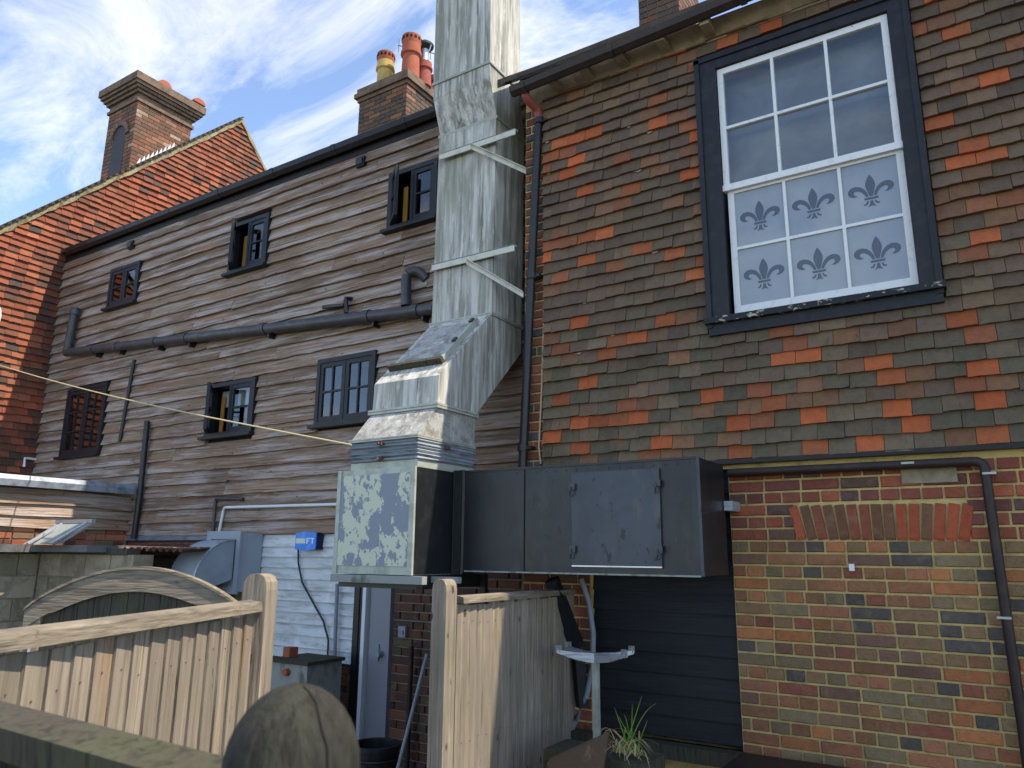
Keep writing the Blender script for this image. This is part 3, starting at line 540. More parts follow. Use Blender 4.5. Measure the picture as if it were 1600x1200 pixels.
for i in range(9):
    y = ca.y+.1+i*.075; MB().prism([(XC+.006, y, vz(y)+.04), (XC+.006, y+.09, vz(y)+.06), (XC+.006, y+.07, vz(y)+.24)], (.012, 0, 0)).obj('stepped_flashing', M['white'], ch)
p = onX(-2, 495, XG+.05); MB().tube([(XG+.02, p.y-.35+.35*math.cos(a), p.z+.35*math.sin(a)) for a in [k*math.pi/12 for k in range(-12, 13)]], .045, 8).obj('round_window', M['whitepaint'], gb)
p = onX(38, 716, XG+.08); tube('overflow_pipe', [(XG, p.y+.35, p.z), (XG+.1, p.y+.05, p.z), (XG+.1, p.y, p.z), (XG+.1, p.y, p.z-.12)], .018, M['white'], gb)

# lean-to in front of the gable: lead roof, boards, brick
XE = onY(204, 800, YW-.02).x
lt = thing('lead_roofed_lean_to', 'low lean-to with lead-edged roof, three dark boards and red brick below the orange gable', 'lean-to')
box('wall', (XE-.25, 2.6, GZ), (XE-.02, YW-.01, .62), M['mortar_g'], lt)
zr = onX(110, 757, XE).z
MB().prism([(XE-2, 2.5, zr+.07), (XE+.1, 2.5, zr+.05), (XE+.1, 2.5, zr-.04), (XE-2, 2.5, zr-.02)], (0, YW-2.53, 0)).obj('roof', M['lead'], lt)
MB().prism([(XE+.1, 2.5, zr+.05), (XE+.13, 2.5, zr+.0), (XE+.12, 2.5, zr-.07), (XE+.09, 2.5, zr-.04)], (0, YW-2.55, 0)).obj('lead_edge', M['lead'], lt)
for i in range(3):
    z = .235+i*.125
    rings = []
    for k in range(20):
        y = 2.6+(YW-2.62)*k/19; j = .008*math.sin(y*4+i)+.035*(YW-y)*.35
        rings.append([(XE-.02, y, z+j), (XE+.035, y, z+j), (XE+.03, y, z+j+.012), (XE+.0, y, z+j+.16), (XE-.02, y, z+j+.16)])
    MB().loft(rings).obj('board', M['wood_y'], lt)
pc = []; z = -.1
for r_ in range(5):
    y = 2.7; 
    while y < YW-.05:
        L = min(random.choice((.225, .1125)), YW-.02-y); pc.append((Vector((XE+.0, y, z+r_*.075)), YD, (L-.011, .05, .064), pick([('#8a4a35', 3), ('#a2654a', 2), ('#77604a', 2), ('#5e352c', 2)]), 0)); y += L
lay([(o, xd, s, c, r_) for o, xd, s, c, r_ in pc], BV, M['brick'], M['brick_s'], lt, 'brick', 200)

# block shed with flat roof
sh = thing('block_shed', 'flat-roofed shed of bare concrete blocks behind the arched gate', 'shed')
YS = 4.2; b0, b1 = onY(57, 900, YS).x, onY(199, 900, YS).x
zt = onY(130, 866, YS).z
box('wall', (b0, YS+.015, GZ), (b1-.01, YS+.2, zt), M['mortar_g'], sh); box('wall', (b0-.2, 1.8, GZ), (b0-.015, YS+.2, zt), M['mortar_g'], sh)
for r_ in range(9):
    z = zt-(r_+1)*.225; x = b0+.02-(.22 if r_ % 2 else 0)
    while x < b1-.02:
        a, b = max(x, b0+.02), min(x+.44, b1)
        if b-a > .04: MB().box((a+.006, YS+random.uniform(-.004, .004), z+.006), (b-.006, YS+.05, z+.219)).obj('block', M['block'], sh)
        x += .44
    y = 1.8-(.22 if r_ % 2 else 0)
    while y < YS-.02:
        a, b = max(y, 1.8), min(y+.44, YS)
        if b-a > .04: MB().box((b0-.05, a+.006, z+.006), (b0+random.uniform(-.004, .004), b-.006, z+.219)).obj('block', M['block'], sh)
        y += .44
ZR = onY(100, 851, YS-.2).z
box('roof_slab', (b0-2.2, 1.5, ZR-.075), (b0+.25, YW-.05, ZR), M['felt'], sh); box('roof_slab', (b0+.255, YS-.22, ZR-.07), (b1-.35, YW-.05, ZR-.005), M['felt'], sh)
box('roof_trim', (b0-2.2, 1.47, ZR-.02), (b0+.27, 1.5, ZR+.012), M['alu'], sh); box('timber_plate', (b0, YS-.03, zt+.002), (b1, YS+.1, zt+.06), M['mossy'], sh)
box('end_pier', (b1-.0, YS-.02, GZ), (b1+.1, YS+.18, zt), M['stone'], sh)
rings = []; ca_, cb_ = onY(165, 855, YS+.12).x, onY(290, 858, YS+.12).x
for i in range(61):
    x = ca_+(cb_-ca_)*i/60; z = ZR-.03+.018*math.sin(i*1.3)-.02*i/60; rings.append([(x, YS+.12, z), (x-.55, YW-.06, z+.035), (x-.55, YW-.06, z+.041), (x, YS+.12, z+.006)])
MB().loft(rings).obj('corrugated_sheet', M['rust'], sh)
box('opening_shade', (b1+.1, YW-.1, GZ), (onY(296, 880, YW-.1).x, YW-.05, ZR-.05), M['dark'], sh)  # dark sheet standing in for the shade inside the shed opening
# propped hatch on the shed roof
ht = thing('propped_roof_hatch', 'small metal-framed hatch propped open on the flat shed roof', 'hatch')
hc = onZ(90, 848, ZR+.006) if False else onY(92, 846, 4.0); z = ZR+.002
hx0, hx1 = onY(62, 840, 4.0).x, onY(116, 840, 4.0).x; zt2 = onY(90, 815, 4.0).z
MB().prism([(hx0, 3.85, z), (hx0+.03, 4.15, zt2), (hx0+.03, 4.17, zt2-.01), (hx0, 3.88, z)], (hx1-hx0, 0, 0)).obj('lid', M['oldgrey'], ht)
box('top_rail', (hx0+.0, 4.13, zt2-.01), (hx1+.03, 4.17, zt2+.025), M['alu'], ht)
for x in (hx0+.17, hx1-.04): tube('prop', [(x+.03, 3.8, z), (x-.01, 4.12, zt2-.02)], .018, M['alu'], ht, 6)

# grey discharge cowl on the wall
cw = thing('discharge_cowl', 'grey sheet-metal fan cowl with curved hood beside the white boards', 'fan cowl')
bx1 = onY(408, 870, YW-.03).x; yb_ = onX(375, 870, bx1).y; bx0 = onY(329, 850, yb_).x; zt = onY(350, 833, yb_).z; zb = onX(375, 925, bx1).z
box('fan_box', (bx0, yb_, zb), (bx1, YW-.03, zt), M['cowl'], cw); holes_wall(MB(), bx0-.03, bx1+.015, zb-.02, zt+.02, yb_-.03, yb_-.002, [(bx0+.04, bx1-.04, zb+.05, zt-.06)]).obj('flange', M['cowl'], cw)
ycw = onX(303, 900, bx1-.05).y; rr = yb_-.03-ycw; zc_ = zt-.07-rr*.95
hood = [(yb_-.03-rr*math.sin(a), zc_+rr*.95*math.cos(a)) for a in [k*math.pi/2/14 for k in range(15)]] + [(ycw+.02, zc_-.1), (yb_-.03, zb+.12)]
MB().prism([(bx0+.03, y, z) for y, z in hood], (bx1-bx0-.09, 0, 0)).obj('hood', M['cowl'], cw, smooth=True)
MB().tube([(bx1-.055, y, z) for y, z in hood[:15]], .009, 6).obj('hood_rim', M['galv'], cw)

# ------------------------------------------------------------------ extraction flue
fl = thing('extraction_flue', 'tall weathered galvanised flue rising in front of the timber wall', 'flue')
X0, X1 = -3.815, -3.206
def ringY(yf, yb, z, x0=X0, x1=X1, zb=None): zb = z if zb is None else zb; return [(x0, yf, z), (x1, yf, z), (x1, yb, zb), (x0, yb, zb)]
PX0 = -3.905; PZ0, PZ1 = -.135, .572; PYF, PYB = 3.868, 4.74
pl = MB().box((PX0, PYF, PZ0), (X1, PYB, PZ1)).obj('plenum', M['steel'], fl)
box('front_panel', (PX0+.03, PYF-.008, PZ0+.055), (X1-.035, PYF-.001, PZ1-.04), M['peel'], pl); box('side_panel', (X1+.001, PYF+.012, PZ0+.004), (X1+.006, PYB-.01, PZ1-.004), M['black'], pl)
for s in (PX0-.004, X1-.036): box('corner_angle', (s, PYF-.012, PZ0), (s+.034 if s < -3.5 else s+.04, PYF+.004, PZ1), M['steel'], pl)
MB().loft([ringY(3.885, 4.525, .573), ringY(3.885, 4.525, .62)]).obj('collar', M['steel'], fl)
rg = []; random.seed(3)
for i in range(13):
    o_ = (.022 if i % 2 else -.004)+random.uniform(-.004, .004); z = .622+i*.0118; rg.append([(X0-o_, 3.885-o_, z+random.uniform(-.004, .004)), (X1+o_*.6, 3.885-o_, z+random.uniform(-.006, .006)), (X1+o_*.6, 4.52+o_, z+random.uniform(-.004, .004)), (X0-o_, 4.52+o_, z)])
MB().loft(rg).obj('bellows', M['galv'], fl)
for px, py in ((594, 693), (593, 717)): p = onY(px, py, 3.85); MB().box((p.x-.016, 3.84, p.z-.012), (p.x+.016, 3.875, p.z+.012)).box((p.x-.006, 3.82, p.z-.006), (p.x+.006, 3.85, p.z+.006)).obj('clamp_bolt', M['rust'], fl)
p = onX(700, 700, X1+.03); MB().box((X1, p.y-.015, p.z-.012), (X1+.04, p.y+.015, p.z+.012)).obj('clamp_bolt', M['rust'], fl)
MB().loft([ringY(3.872, 4.535, .782), ringY(4.072, 4.535, 1.01)]).obj('lower_taper', M['flue2'], fl)
side = [(4.075, 1.025), (4.084, 1.24), (4.725, 1.872), (5.19, 1.872), (5.19, 1.66), (4.545, 1.025)]
of = MB().prism([(X0, y, z) for y, z in side], (X1-X0, 0, 0)).obj('offset_section', M['flue'], fl)
d = Vector((0, .641, .632)).normalized(); nn = Vector((0, -d.z, d.y)); o_ = Vector((X0, 4.084, 1.24))
def sl_box(mb, xa, xb, ta, tb, h0, h1): mb.add([o_+Vector((x-X0, 0, 0))+d*t+nn*h for h in (h0, h1) for t in (ta, tb) for x in (xa, xb)], ((0, 1, 3, 2), (4, 6, 7, 5), (0, 4, 5, 1), (2, 3, 7, 6), (0, 2, 6, 4), (1, 5, 7, 3))); return mb
hp = sl_box(MB(), X0+.07, X1-.09, .2, .8, .001, .016).obj('access_panel', M['flue2'], of); sl_box(MB(), X0+.04, X1-.06, .165, .2, .001, .05).obj('panel_rail', M['mossy'], of); sl_box(MB(), X1-.09, X1-.06, .2, .8, .001, .04).obj('panel_rail', M['steel'], of)
for t in (.42, .72): sl_box(MB(), X1-.1, X1-.07, t, t+.05, .03, .055).obj('clip', M['soil'], of)
MB().loft([ringY(4.74, 5.2, 1.885), ringY(4.76, 5.22, 3.64)]).obj('riser', M['flue'], fl)
MB().loft([ringY(4.772, 5.235, 3.665), ringY(4.655, 5.15, 3.98), ringY(4.655, 5.15, 4.105)]).obj('upper_offset', M['flue'], fl)
MB().loft([ringY(4.65, 5.14, 4.125), ringY(4.64, 5.13, 6.6)]).obj('top_riser', M['flue'], fl)
def flange(yf, yb, z, g=.022, h=.02):
    mb = MB()
    for k in (0, 1): mb.loft([ringY(yf-g, yb+g, z-h*.9+k*h, X0-g, X1+g), ringY(yf-g, yb+g, z-h*.9+k*h+h*.8, X0-g, X1+g)])
    mb.obj('flange', M['steel'], fl)
flange(4.072, 4.535, 1.018); flange(4.735, 5.19, 1.88, .014, .014); flange(4.77, 5.23, 3.652, .012, .014); flange(4.652, 5.145, 4.116, .012, .012); flange(3.872, 4.53, .776, .012, .012)
for (la, lb), (da, db) in ((((688, 249), (823, 198)), ((735, 229), (822, 268))), (((676, 421), (820, 382)), ((729, 409), (818, 461)))):
    a, b = onY(*la, 4.715), onY(*lb, 4.715); a.z = b.z = (a.z+b.z)/2; b.x = XL+.02
    MB().box((a.x, 4.70, a.z-.028), (b.x, 4.712, a.z+.028)).box((a.x, 4.70, a.z+.022), (b.x, 4.745, a.z+.03)).obj('strut', M['white_iron'], fl)
    a2 = onY(*da, 4.665); b2 = onY(*db, 4.82); w_ = (b2-a2).normalized(); sdv = w_.cross(Vector((0, 0, 1)))
    mb = MB(); rr_ = [Vector((0, 0, .024)), Vector((0, 0, -.024)), Vector((0, 0, -.024))-sdv*-.01, Vector((0, 0, .018))-sdv*-.01, Vector((0, 0, .018))-sdv*-.035, Vector((0, 0, .024))-sdv*-.035]
    mb.loft([[a2+q for q in rr_], [b2+q for q in rr_]]).obj('diagonal_strut', M['white_iron'], fl)
# black duct
du = thing('black_extract_duct', 'long black sheet-metal duct box running along the brick wall', 'duct')
dk = MB().box((-3.1, 4.285, -.11), (-1.42, 4.76, .568)).obj('duct_body', M['duct'], du)
rg = []
for i in range(11):
    o_ = .018 if i % 2 else 0; x = X1+.008+i*.0095; rg.append([(x, 4.285-o_, -.12-o_), (x, 4.285-o_, .575+o_*.3), (x, 4.7, .575), (x, 4.7, -.12)])
MB().loft(rg).obj('canvas_connector', M['black'], du)
box('bottom_lip', (-3.09, 4.279, -.116), (-1.434, 4.2845, -.106), M['oldgrey'], du); box('top_lip', (-3.09, 4.277, .560), (-1.434, 4.2845, .574), M['black'], du); box('standing_seam', (-2.62, 4.276, -.104), (-2.612, 4.2848, .558), M['black'], du)
for i in range(22): MB().lathe((-3.05+i*.075, 4.281, .535), [(.005, -.003), (.005, .003)], 6).obj('rivet', M['panel'], du)
box('corner_seam', (-1.432, 4.278, -.112), (-1.414, 4.29, .57), M['panel'], du)
a, b = onY(893, 739, 4.27), onY(1035, 886, 4.27)
ap_ = box('access_panel', (a.x, 4.268, b.z), (b.x, 4.284, a.z+.0), M['panel'], du); box('panel_edge', (a.x, 4.262, b.z-.006), (b.x, 4.275, b.z+.002), M['alu'], ap_)
for x in (a.x+.0, b.x-.02):
    for z in (a.z-.09, b.z+.1): MB().box((x-.012, 4.25, z-.02), (x+.03, 4.267, z+.02)).tube([(x, 4.25, z), (x+.01, 4.235, z-.03), (x-.005, 4.25, z-.06)], .006, 6).obj('clip', M['soil'], ap_)
box('fixing_plate', (-1.415, 4.72, .28), (-1.36, YR-.005, .34), M['galv'], du)
# steel frame and brace under the duct
sf = thing('duct_support_frame', 'rusty steel angle frame and black brace holding up the plenum', 'bracket')
MB().box((PX0-.01, PYF-.02, PZ0-.055), (X1+.1, PYF+.03, PZ0-.005)).obj('front_angle', M['oldgrey'], sf); MB().box((PX0, PYF+.05, PZ0-.09), (X1, PYB, PZ0-.006)).obj('underside', M['black'], sf)
MB().box((X1-.02, PYF+.2, PZ0-.05), (X1+.22, PYF+.24, PZ0-.01)).obj('rail', M['oldgrey'], sf); box('drop_leg', (X1+.03, 4.6, -.75), (X1+.07, 4.64, PZ0-.01), M['black'], sf)
p0, p1 = onY(862, 905, 4.6), onY(902, 1010, 4.8); MB().tube([p0, p1], .055, 4).tube([p1, (p1.x+.0, YR-.03, -1.0)], .05, 4).obj('brace', M['blackpaint'], sf)

# ------------------------------------------------------------------ pipes and cables
t = thing('black_downpipe', 'straight black downpipe with red swan-neck at the corner of the tiled house', 'drainpipe')
q = [onY(836, 172, 4.80), onY(842, 184, 4.82), onY(815, 728, 4.84)]
tube('pipe', [onY(842, 184, 4.83), onY(815, 760, 4.83)], .034, M['black'], t); tube('swan_neck', bend([onY(820, 142, 4.66), onY(822, 153, 4.68), onY(840, 172, 4.82), onY(842, 186, 4.83)], .05), .036, M['redpipe'], t)
for px, py in ((843, 190), (831, 432), (817, 700)): p = onY(px, py, 4.83); MB().lathe((p.x, p.y, p.z-.025), [(.043, 0), (.043, .05)]).box((p.x, p.y-.01, p.z-.012), (p.x+.075, YR, p.z+.012)).obj('bracket', M['black'], t)
t = thing('brown_wall_pipe', 'thin brown waste pipe under the tiles turning down the brick wall', 'pipe')
tube('pipe', bend([onY(1138, 739, YR-.06), onY(1537, 720, YR-.06), onY(1600, 1150, YR-.06), onY(1612, 1240, YR-.06)], .05), .026, M['gutter_b'], t)
for px, py in ((1418, 724), (1568, 965), (1545, 740)): p = onY(px, py, YR-.06); MB().box((p.x-.03, p.y-.03, p.z-.006), (p.x+.035, YR, p.z+.006)).obj('clip', M['steel'], t)
t = thing('black_soil_pipe', 'sloping black soil pipe crossing the timber boards', 'soil pipe')
y = YW-.11; a, b = onY(104, 551, y), onY(680, 482, y)
tube('pipe', [a, b], .058, M['soil'], t); p = onY(118, 482, y); tube('vent_stub', [a, (a.x+.02, y, a.z+.05), (p.x, y, p.z)], .058, M['soil'], t)
MB().lathe((p.x, y, p.z-.1), [(.066, 0), (.066, .1)]).obj('collar', M['soil'], t, smooth=True)
c = onY(634, 478, y); tube('branch', bend([(c.x, y, c.z), onY(635, 426, y), onY(641, 422, y)+Vector((.06, .05, .0)), onY(650, 428, y)+Vector((.05, .1, -.03))], .09), .05, M['soil'], t)
for px in (165, 215, 290, 345, 470, 605, 660):
    k = (px-104)/576; p = a.lerp(b, k); tube('collar', [p+(b-a).normalized()*-.04, p+(b-a).normalized()*.04], .067, M['soil'], t); MB().box((p.x+.06, y, p.z-.11), (p.x+.085, YW, p.z-.03)).obj('bracket', M['black'], t)
t = thing('small_black_overflow', 'short black plastic overflow pipe stub above the soil pipe', 'pipe')
p = onY(541, 470, YW-.1); tube('pipe', bend([onY(505, 480, YW-.1), onY(538, 477, YW-.1), onY(541, 466, YW-.1)], .03), .022, M['black'], t, 8); tube('riser', [onY(541, 489, YW-.1), onY(541, 466, YW-.1), onY(541, 466, YW-.1)+Vector((0, .1, .02))], .024, M['black'], t, 8)
def rod(name, label, pts, r_, m, cat='pipe', group=None, y=YW-.05): return tube(name, [onY(px, py, y) for px, py in pts], r_, m, label=label, cat=cat, group=group)
rod('black_wall_strip', 'thin black vertical strip fixed to the boards right of the barred window', [(210, 562), (187, 690)], .022, M['black'])
rod('black_vent_pipe', 'black vent pipe standing against the boards with a capped top', [(230, 658), (227, 690), (219, 770), (209, 842)], .034, M['black'], y=YW-.08)
tube('dark_waste_pipe', bend([onY(380, 780, YW-.05), onY(337, 779, YW-.05), onY(332, 836, YW-.05)], .03), .018, M['soil'], label='thin dark waste pipe bent over the grey cowl', cat='pipe')
tube('white_waste_pipe', bend([onY(530, 788, YW-.05), onY(350, 793, YW-.05), onY(342, 834, YW-.05)], .04), .016, M['white'], label='white plastic pipe running along the lowest boards', cat='pipe')
rod('grey_conduit', 'grey vertical conduit in front of the white boards', [(527, 912), (521, 1070)], .018, M['conduit'], y=YW-.06)
pa, pb = onX(-20, 565, XG+.1), onY(549, 695, 3.83)
tube('pale_rope', [pa.lerp(pb, i/20)+Vector((0, 0, -.06*math.sin(math.pi*i/20))) for i in range(21)], .0065, M['rope'], n=6, label='pale rope stretched from the orange gable to the flue', cat='rope')
tube('thin_cable', [onY(x, y, YR-.02) for x, y in ((862, 165), (856, 250), (852, 400), (850, 500), (846, 620), (842, 700), (845, 725))], .007, M['rope'], n=6, label='thin cream cable clipped down the brick edge of the tiling', cat='cable')
tube('alarm_cable', [onY(x, y, YW-.04) for x, y in ((466, 852), (466, 880), (472, 910), (490, 943), (505, 970), (513, 1000), (511, 1045), (509, 1068))], .009, M['cable'], n=6, label='black cable hanging from the blue alarm box', cat='cable')
t = thing('grey_hose', 'grey plastic hose curving down the brick pier behind the fence', 'hose')
tube('pipe', [onY(x, y, YR-.05) for x, y in ((908, 905), (920, 940), (927, 990), (926, 1040), (916, 1090), (900, 1125), (893, 1138))], .019, M['conduit'], t); p = onY(893, 1138, YR-.05); tube('connector', [p, p+Vector((-.02, 0, -.05))], .032, M['conduit'], t)
# blue alarm box
t = thing('blue_alarm_box', 'faded blue alarm box on the white boards', 'alarm box')
a, b = onY(464, 833, YW-.1), onY(494, 858, YW-.1)
y = YW-.1; xs = [a.x+(b.x-a.x)*i/6 for i in range(7)]
MB().prism([(x, y, a.z+.012*math.sin(math.pi*i/6)) for i, x in enumerate(xs)] + [(x, y, b.z-.014*math.sin(math.pi*(6-i)/6)) for i, x in enumerate(reversed(xs))], (0, -.014, 0)).obj('cover', M['blue'], t)
box('housing', (a.x-.004, y+.001, b.z-.004), (b.x+.006, YW-.02, a.z+.004), M['blue_shaded'], t)  # dark blue carries the shade on the side of the box
W = b.x-a.x; H = a.z-b.z; yy = y-.0165
MB().box((a.x+W*.04, yy, b.z+H*.35), (a.x+W*.5, yy+.001, b.z+H*.66)).obj('faded_patch', M['cream'], t)
def lb(x0, x1, z0, z1): return (a.x+W*x0, yy-.001, b.z+H*z0), (a.x+W*x1, yy, b.z+H*z1)
MB().box(*lb(.56, .61, .33, .68)).box(*lb(.612, .74, .62, .68)).box(*lb(.612, .7, .47, .53)).obj('letter_f', M['print_w'], t); MB().box(*lb(.83, .88, .33, .615)).box(*lb(.76, .94, .62, .68)).obj('letter_t', M['print_w'], t)
# old cabinet by the white boards and bits on the wall
t = thing('old_grey_cabinet', 'mossy grey metal cabinet with a red knob under the white boards', 'cabinet')
a, b = onY(425, 1030, 4.7), onY(476, 1110, 4.7)
box('body', (a.x, 4.7, GZ), (b.x, 5.1, a.z-.02), M['oldgrey'], t); box('lid', (a.x-.02, 4.68, a.z-.018), (b.x+.02, 5.12, a.z+.01), M['mossy'], t); p = onY(450, 1050, 4.7); MB().tube([(p.x, 4.7, p.z), (p.x, 4.66, p.z)], .03).obj('knob', M['pot_r'], t)
box('terracotta_block', (a.x+.02, 4.8, a.z+.012), (a.x+.1, 4.9, a.z+.09), M['pot_r'], label='small terracotta block on the mossy cabinet', cat='block')
p = onY(628, 987, YW-.03); MB().box((p.x-.04, YW-.035, p.z-.045), (p.x+.04, YW-.003, p.z+.045)).box((p.x-.02, YW-.045, p.z-.02), (p.x+.02, YW-.035, p.z+.012)).obj('square_socket', M['conduit'], label='small grey square socket on the dark brick wall', cat='socket')
rod('brown_standpipe', 'brown standpipe against the dark brick wall beside the door', [(643, 1010), (634, 1240)], .022, M['gutter_b'], y=YW-.06)
tube('leaning_pole', [onY(667, 1022, 4.6), onY(618, 1215, 4.3)], .013, M['conduit'], label='grey metal pole leaning against the mossy fence post', cat='pole')
# black bin
t = thing('black_bin', 'black plastic bin standing by the grey door', 'bin'); p = onY(587, 1168, 4.6)
MB().lathe((p.x, 4.6, GZ), [(.14, 0), (.175, p.z-GZ), (.19, p.z-GZ), (.19, p.z-GZ+.03), (.165, p.z-GZ+.03), (.15, .05)]).obj('bucket', M['black'], t, smooth=True); MB().tube([(p.x+.195*math.cos(k*.2618), 4.6+.195*math.sin(k*.2618), p.z-.06) for k in range(25)], .008, 6).obj('rim', M['black'], t)
# TV aerial
t = thing('tv_aerial', 'thin television aerial beside the chimney pots', 'aerial'); a, b = onY(622, 71, 8.3), onY(680, 84, 8.3)
tube('boom', [a, b], .008, M['soil'], t, 6)
for i in range(7): p = a.lerp(b, i/7+.02); tube('element', [p+Vector((.0, -.0, .13)), p-Vector((0, 0, .13))], .005, M['soil'], t, 5)
tube('mast', [b, (b.x, 8.3, 5.5)], .015, M['soil'], t, 6)

# ------------------------------------------------------------------ fences and gate
def feather_fence(name, label, P0, P1, ztop, nb, post_at, group=None, rail=True, post_top=None, postm='fence', side=1, zdrop=0):
    """P0->P1 along the panel; boards stand on the side facing the camera"""
    t = thing(name, label, 'fence', group); d = Vector((P1.x-P0.x, P1.y-P0.y, 0)); L = d.length; d.normalize(); nrm = Vector((d.y, -d.x, 0))*side
    W = L/nb; nl = MB()
    for i in range(nb):
        h = ztop-.035+random.uniform(-.012, .006); q0 = P0+d*(W*i-.012); q1 = P0+d*(W*(i+1)); mb = MB(); th0, th1 = .004, .009
        rings = []
        for z in (GZ+.03, GZ+.7, GZ+1.3, h):
            rings.append([Vector((q0.x, q0.y, z))+nrm*.0, Vector((q1.x, q1.y, z))+nrm*.004, Vector((q1.x, q1.y, z))+nrm*(th1+.006), Vector((q0.x, q0.y, z))+nrm*(th0+.0)])
        mb.loft(rings).obj('board', M['fence'], t)
        for z in (ztop-.14, ztop-.75):
            q = q0.lerp(q1, .6); q = Vector((q.x, q.y, z+random.uniform(-.015, .015)))+nrm*.011; nl.box(q-Vector((.0022, .0022, .0022)), q+Vector((.0022, .0022, .0022)))
    nl.obj('nail_heads', M['rust'], t, kind='stuff'); a, b = P0-d*.0, P1
    mb = MB(); mb.loft([[Vector((q.x, q.y, z))+nrm*n_ for n_, z in ((-.02, ztop-.028), (.04, ztop-.03), (.036, ztop+.004), (-.015, ztop+.012))] for q in (a, b)]).obj('capping_rail', M['fence_h'], t)
    for q, pt in post_at:
        r_ = .048; rings = []
        for z, s in ((GZ, 1), (pt-.05, 1), (pt-.02, .93), (pt-.005, .75), (pt, .45)): rings.append([Vector((q.x, q.y, z))+d*(a_*r_)+nrm*(b_*r_*(1 if s == 1 else s)) for a_, b_ in ((-1, -1), (1, -1), (1, 1), (-1, 1))])
        rings = [[Vector((q.x, q.y, z))+d*(a_*r_)+nrm*(b_*r_*s) for a_, b_ in ((-1, -1), (1, -1), (1, 1), (-1, 1))] for z, s in ((GZ, 1), (pt-.06, 1), (pt-.03, .92), (pt-.01, .7), (pt, .35))]
        MB().loft(rings).obj('post', M[postm], t)
    return t
def level(px, py, Z): return onZ(px, py, Z)
zt = -.13; A = at(396, 937, 2.8); zt = A.z; B = onZ(0, 985, zt)
PL = at(409, 897, 2.82); dB = (B-A).normalized()
feather_fence('left_fence_panel', 'sunlit feather-edge fence panel with a round-topped post in front of the arched gate', A, A+dB*2.4, zt-.012, 30, [(A+Vector((.0, .0, 0))-dB*.05, PL.z)], side=-1)
XF = onY(895, 912, 4.87).x; pz = onX(690, 905, XF).z; A = onX(716, 934, XF); B = Vector((XF, 4.86, A.z)); PP = onX(690, 906, XF)
feather_fence('side_fence_panel', 'half-shaded feather-edge fence panel running to the brick wall under the duct', A, B, A.z, 17, [(Vector((XF, PP.y+.03, 0)), pz)], side=1, postm='fence')
# near fence with half-round post
t = thing('near_fence', 'blurred mossy half-round fence post and rail close to the camera', 'fence')
p = at(465, 1068, .7); r_ = .0615; prof = [(r_, GZ-p.z), (r_, -.075)] + [(r_*math.cos(a), -.075+.075*math.sin(a)) for a in [k*math.pi/16 for k in range(1, 8)]] + [(.004, 0)]
MB().lathe((p.x, p.y, p.z), prof, 28).obj('post', M['near_shaded'], t, smooth=True)
for da, wv in ((.5, .0012),):
    az = math.atan2(-p.y, -p.x)+da
    MB().tube([(p.x+math.cos(az+.03*math.sin(k*1.7))*(rr2+.0002), p.y+math.sin(az+.03*math.sin(k*1.7))*(rr2+.0002), p.z+zz2) for k, (rr2, zz2) in enumerate([(r_, -.3), (r_, -.2), (r_, -.12)]+prof[1:-1])], wv, 5).obj('crack', M['dark'], t)
zr = -.2; a, b = onZ(-60, 1098, zr), onZ(352, 1203, zr); dv = (b-a).normalized(); nv = Vector((dv.y, -dv.x, 0)); a = a-dv*1.2
if nv.dot(a) > 0: nv = -nv
MB().loft([[q+Vector((0, 0, -.045))+nv*.02, q+Vector((0, 0, -.008))+nv*.025, q-nv*.03, q-nv*.03+Vector((0, 0, -.05))] for q in (a, a.lerp(b, .5)+Vector((0, 0, .004)), b)]).obj('rail', M['mossy'], t)
L = (b-a).length; n = int(L/.1)
for i in range(n):
    q0, q1 = a+dv*(L*i/n), a+dv*(L*(i+.97)/n); MB().loft([[Vector((q0.x, q0.y, z)), Vector((q1.x, q1.y, z)), Vector((q1.x, q1.y, z))-nv*.015, Vector((q0.x, q0.y, z))-nv*.01] for z in (GZ, zr-.048)]).obj('board', M['near_shaded'], t)
# arched gate
t = thing('arched_gate', 'weathered wooden gate with an arched top behind the fence', 'gate')
ga, gm, gb_ = at(42, 955, 4.0), at(210, 890, 4.0), at(380, 955, 4.0); gz0 = (ga.z+gb_.z)/2; gd_ = Vector((gb_.x-ga.x, gb_.y-ga.y, 0)); GL = gd_.length; gd_.normalize(); gn = Vector((gd_.y, -gd_.x, 0)); rise = gm.z-gz0
def gpt(s, z, o=0): q = Vector((ga.x, ga.y, 0))+gd_*(s*GL)+gn*o; q.z = z; return q
arc = lambda s: gz0+rise*math.sin(math.pi*s)**.8
mb = MB(); mb.loft([[gpt(s, arc(s)-.115*(1 if .12 < s < .88 else .9), .02), gpt(s, arc(s), .02), gpt(s, arc(s), -.02), gpt(s, arc(s)-.11, -.02)] for s in [i/28 for i in range(29)]]).obj('arched_rail', M['fence_h'], t)
mb = MB(); mb.loft([[gpt(s, arc(s)+.001, .03), gpt(s, arc(s)+.016, .03), gpt(s, arc(s)+.016, -.03), gpt(s, arc(s)+.001, -.03)] for s in [i/28 for i in range(29)]]).obj('capping', M['fence_h'], t)
for i in range(11): 
    s0, s1 = .08+i*.076, .08+i*.076+.073; mb = MB(); mb.loft([[gpt(s0, z, -.005), gpt(s1, z, -.005), gpt(s1, z, -.02), gpt(s0, z, -.02)] for z in (GZ+.05, arc((s0+s1)/2)-.08)]).obj('board', M['mossy'], t)
for s in (.0, .93): mb = MB(); mb.loft([[gpt(s, z, .015), gpt(s+.075, z, .015), gpt(s+.075, z, -.022), gpt(s, z, -.022)] for z in (GZ, arc(s+.04)-.02)]).obj('stile', M['fence_h'], t)
p = gpt(.045, gz0-.1, .018); MB().tube([p, p-Vector((0, 0, .12))], .008, 6).obj('latch', M['alu'], t)
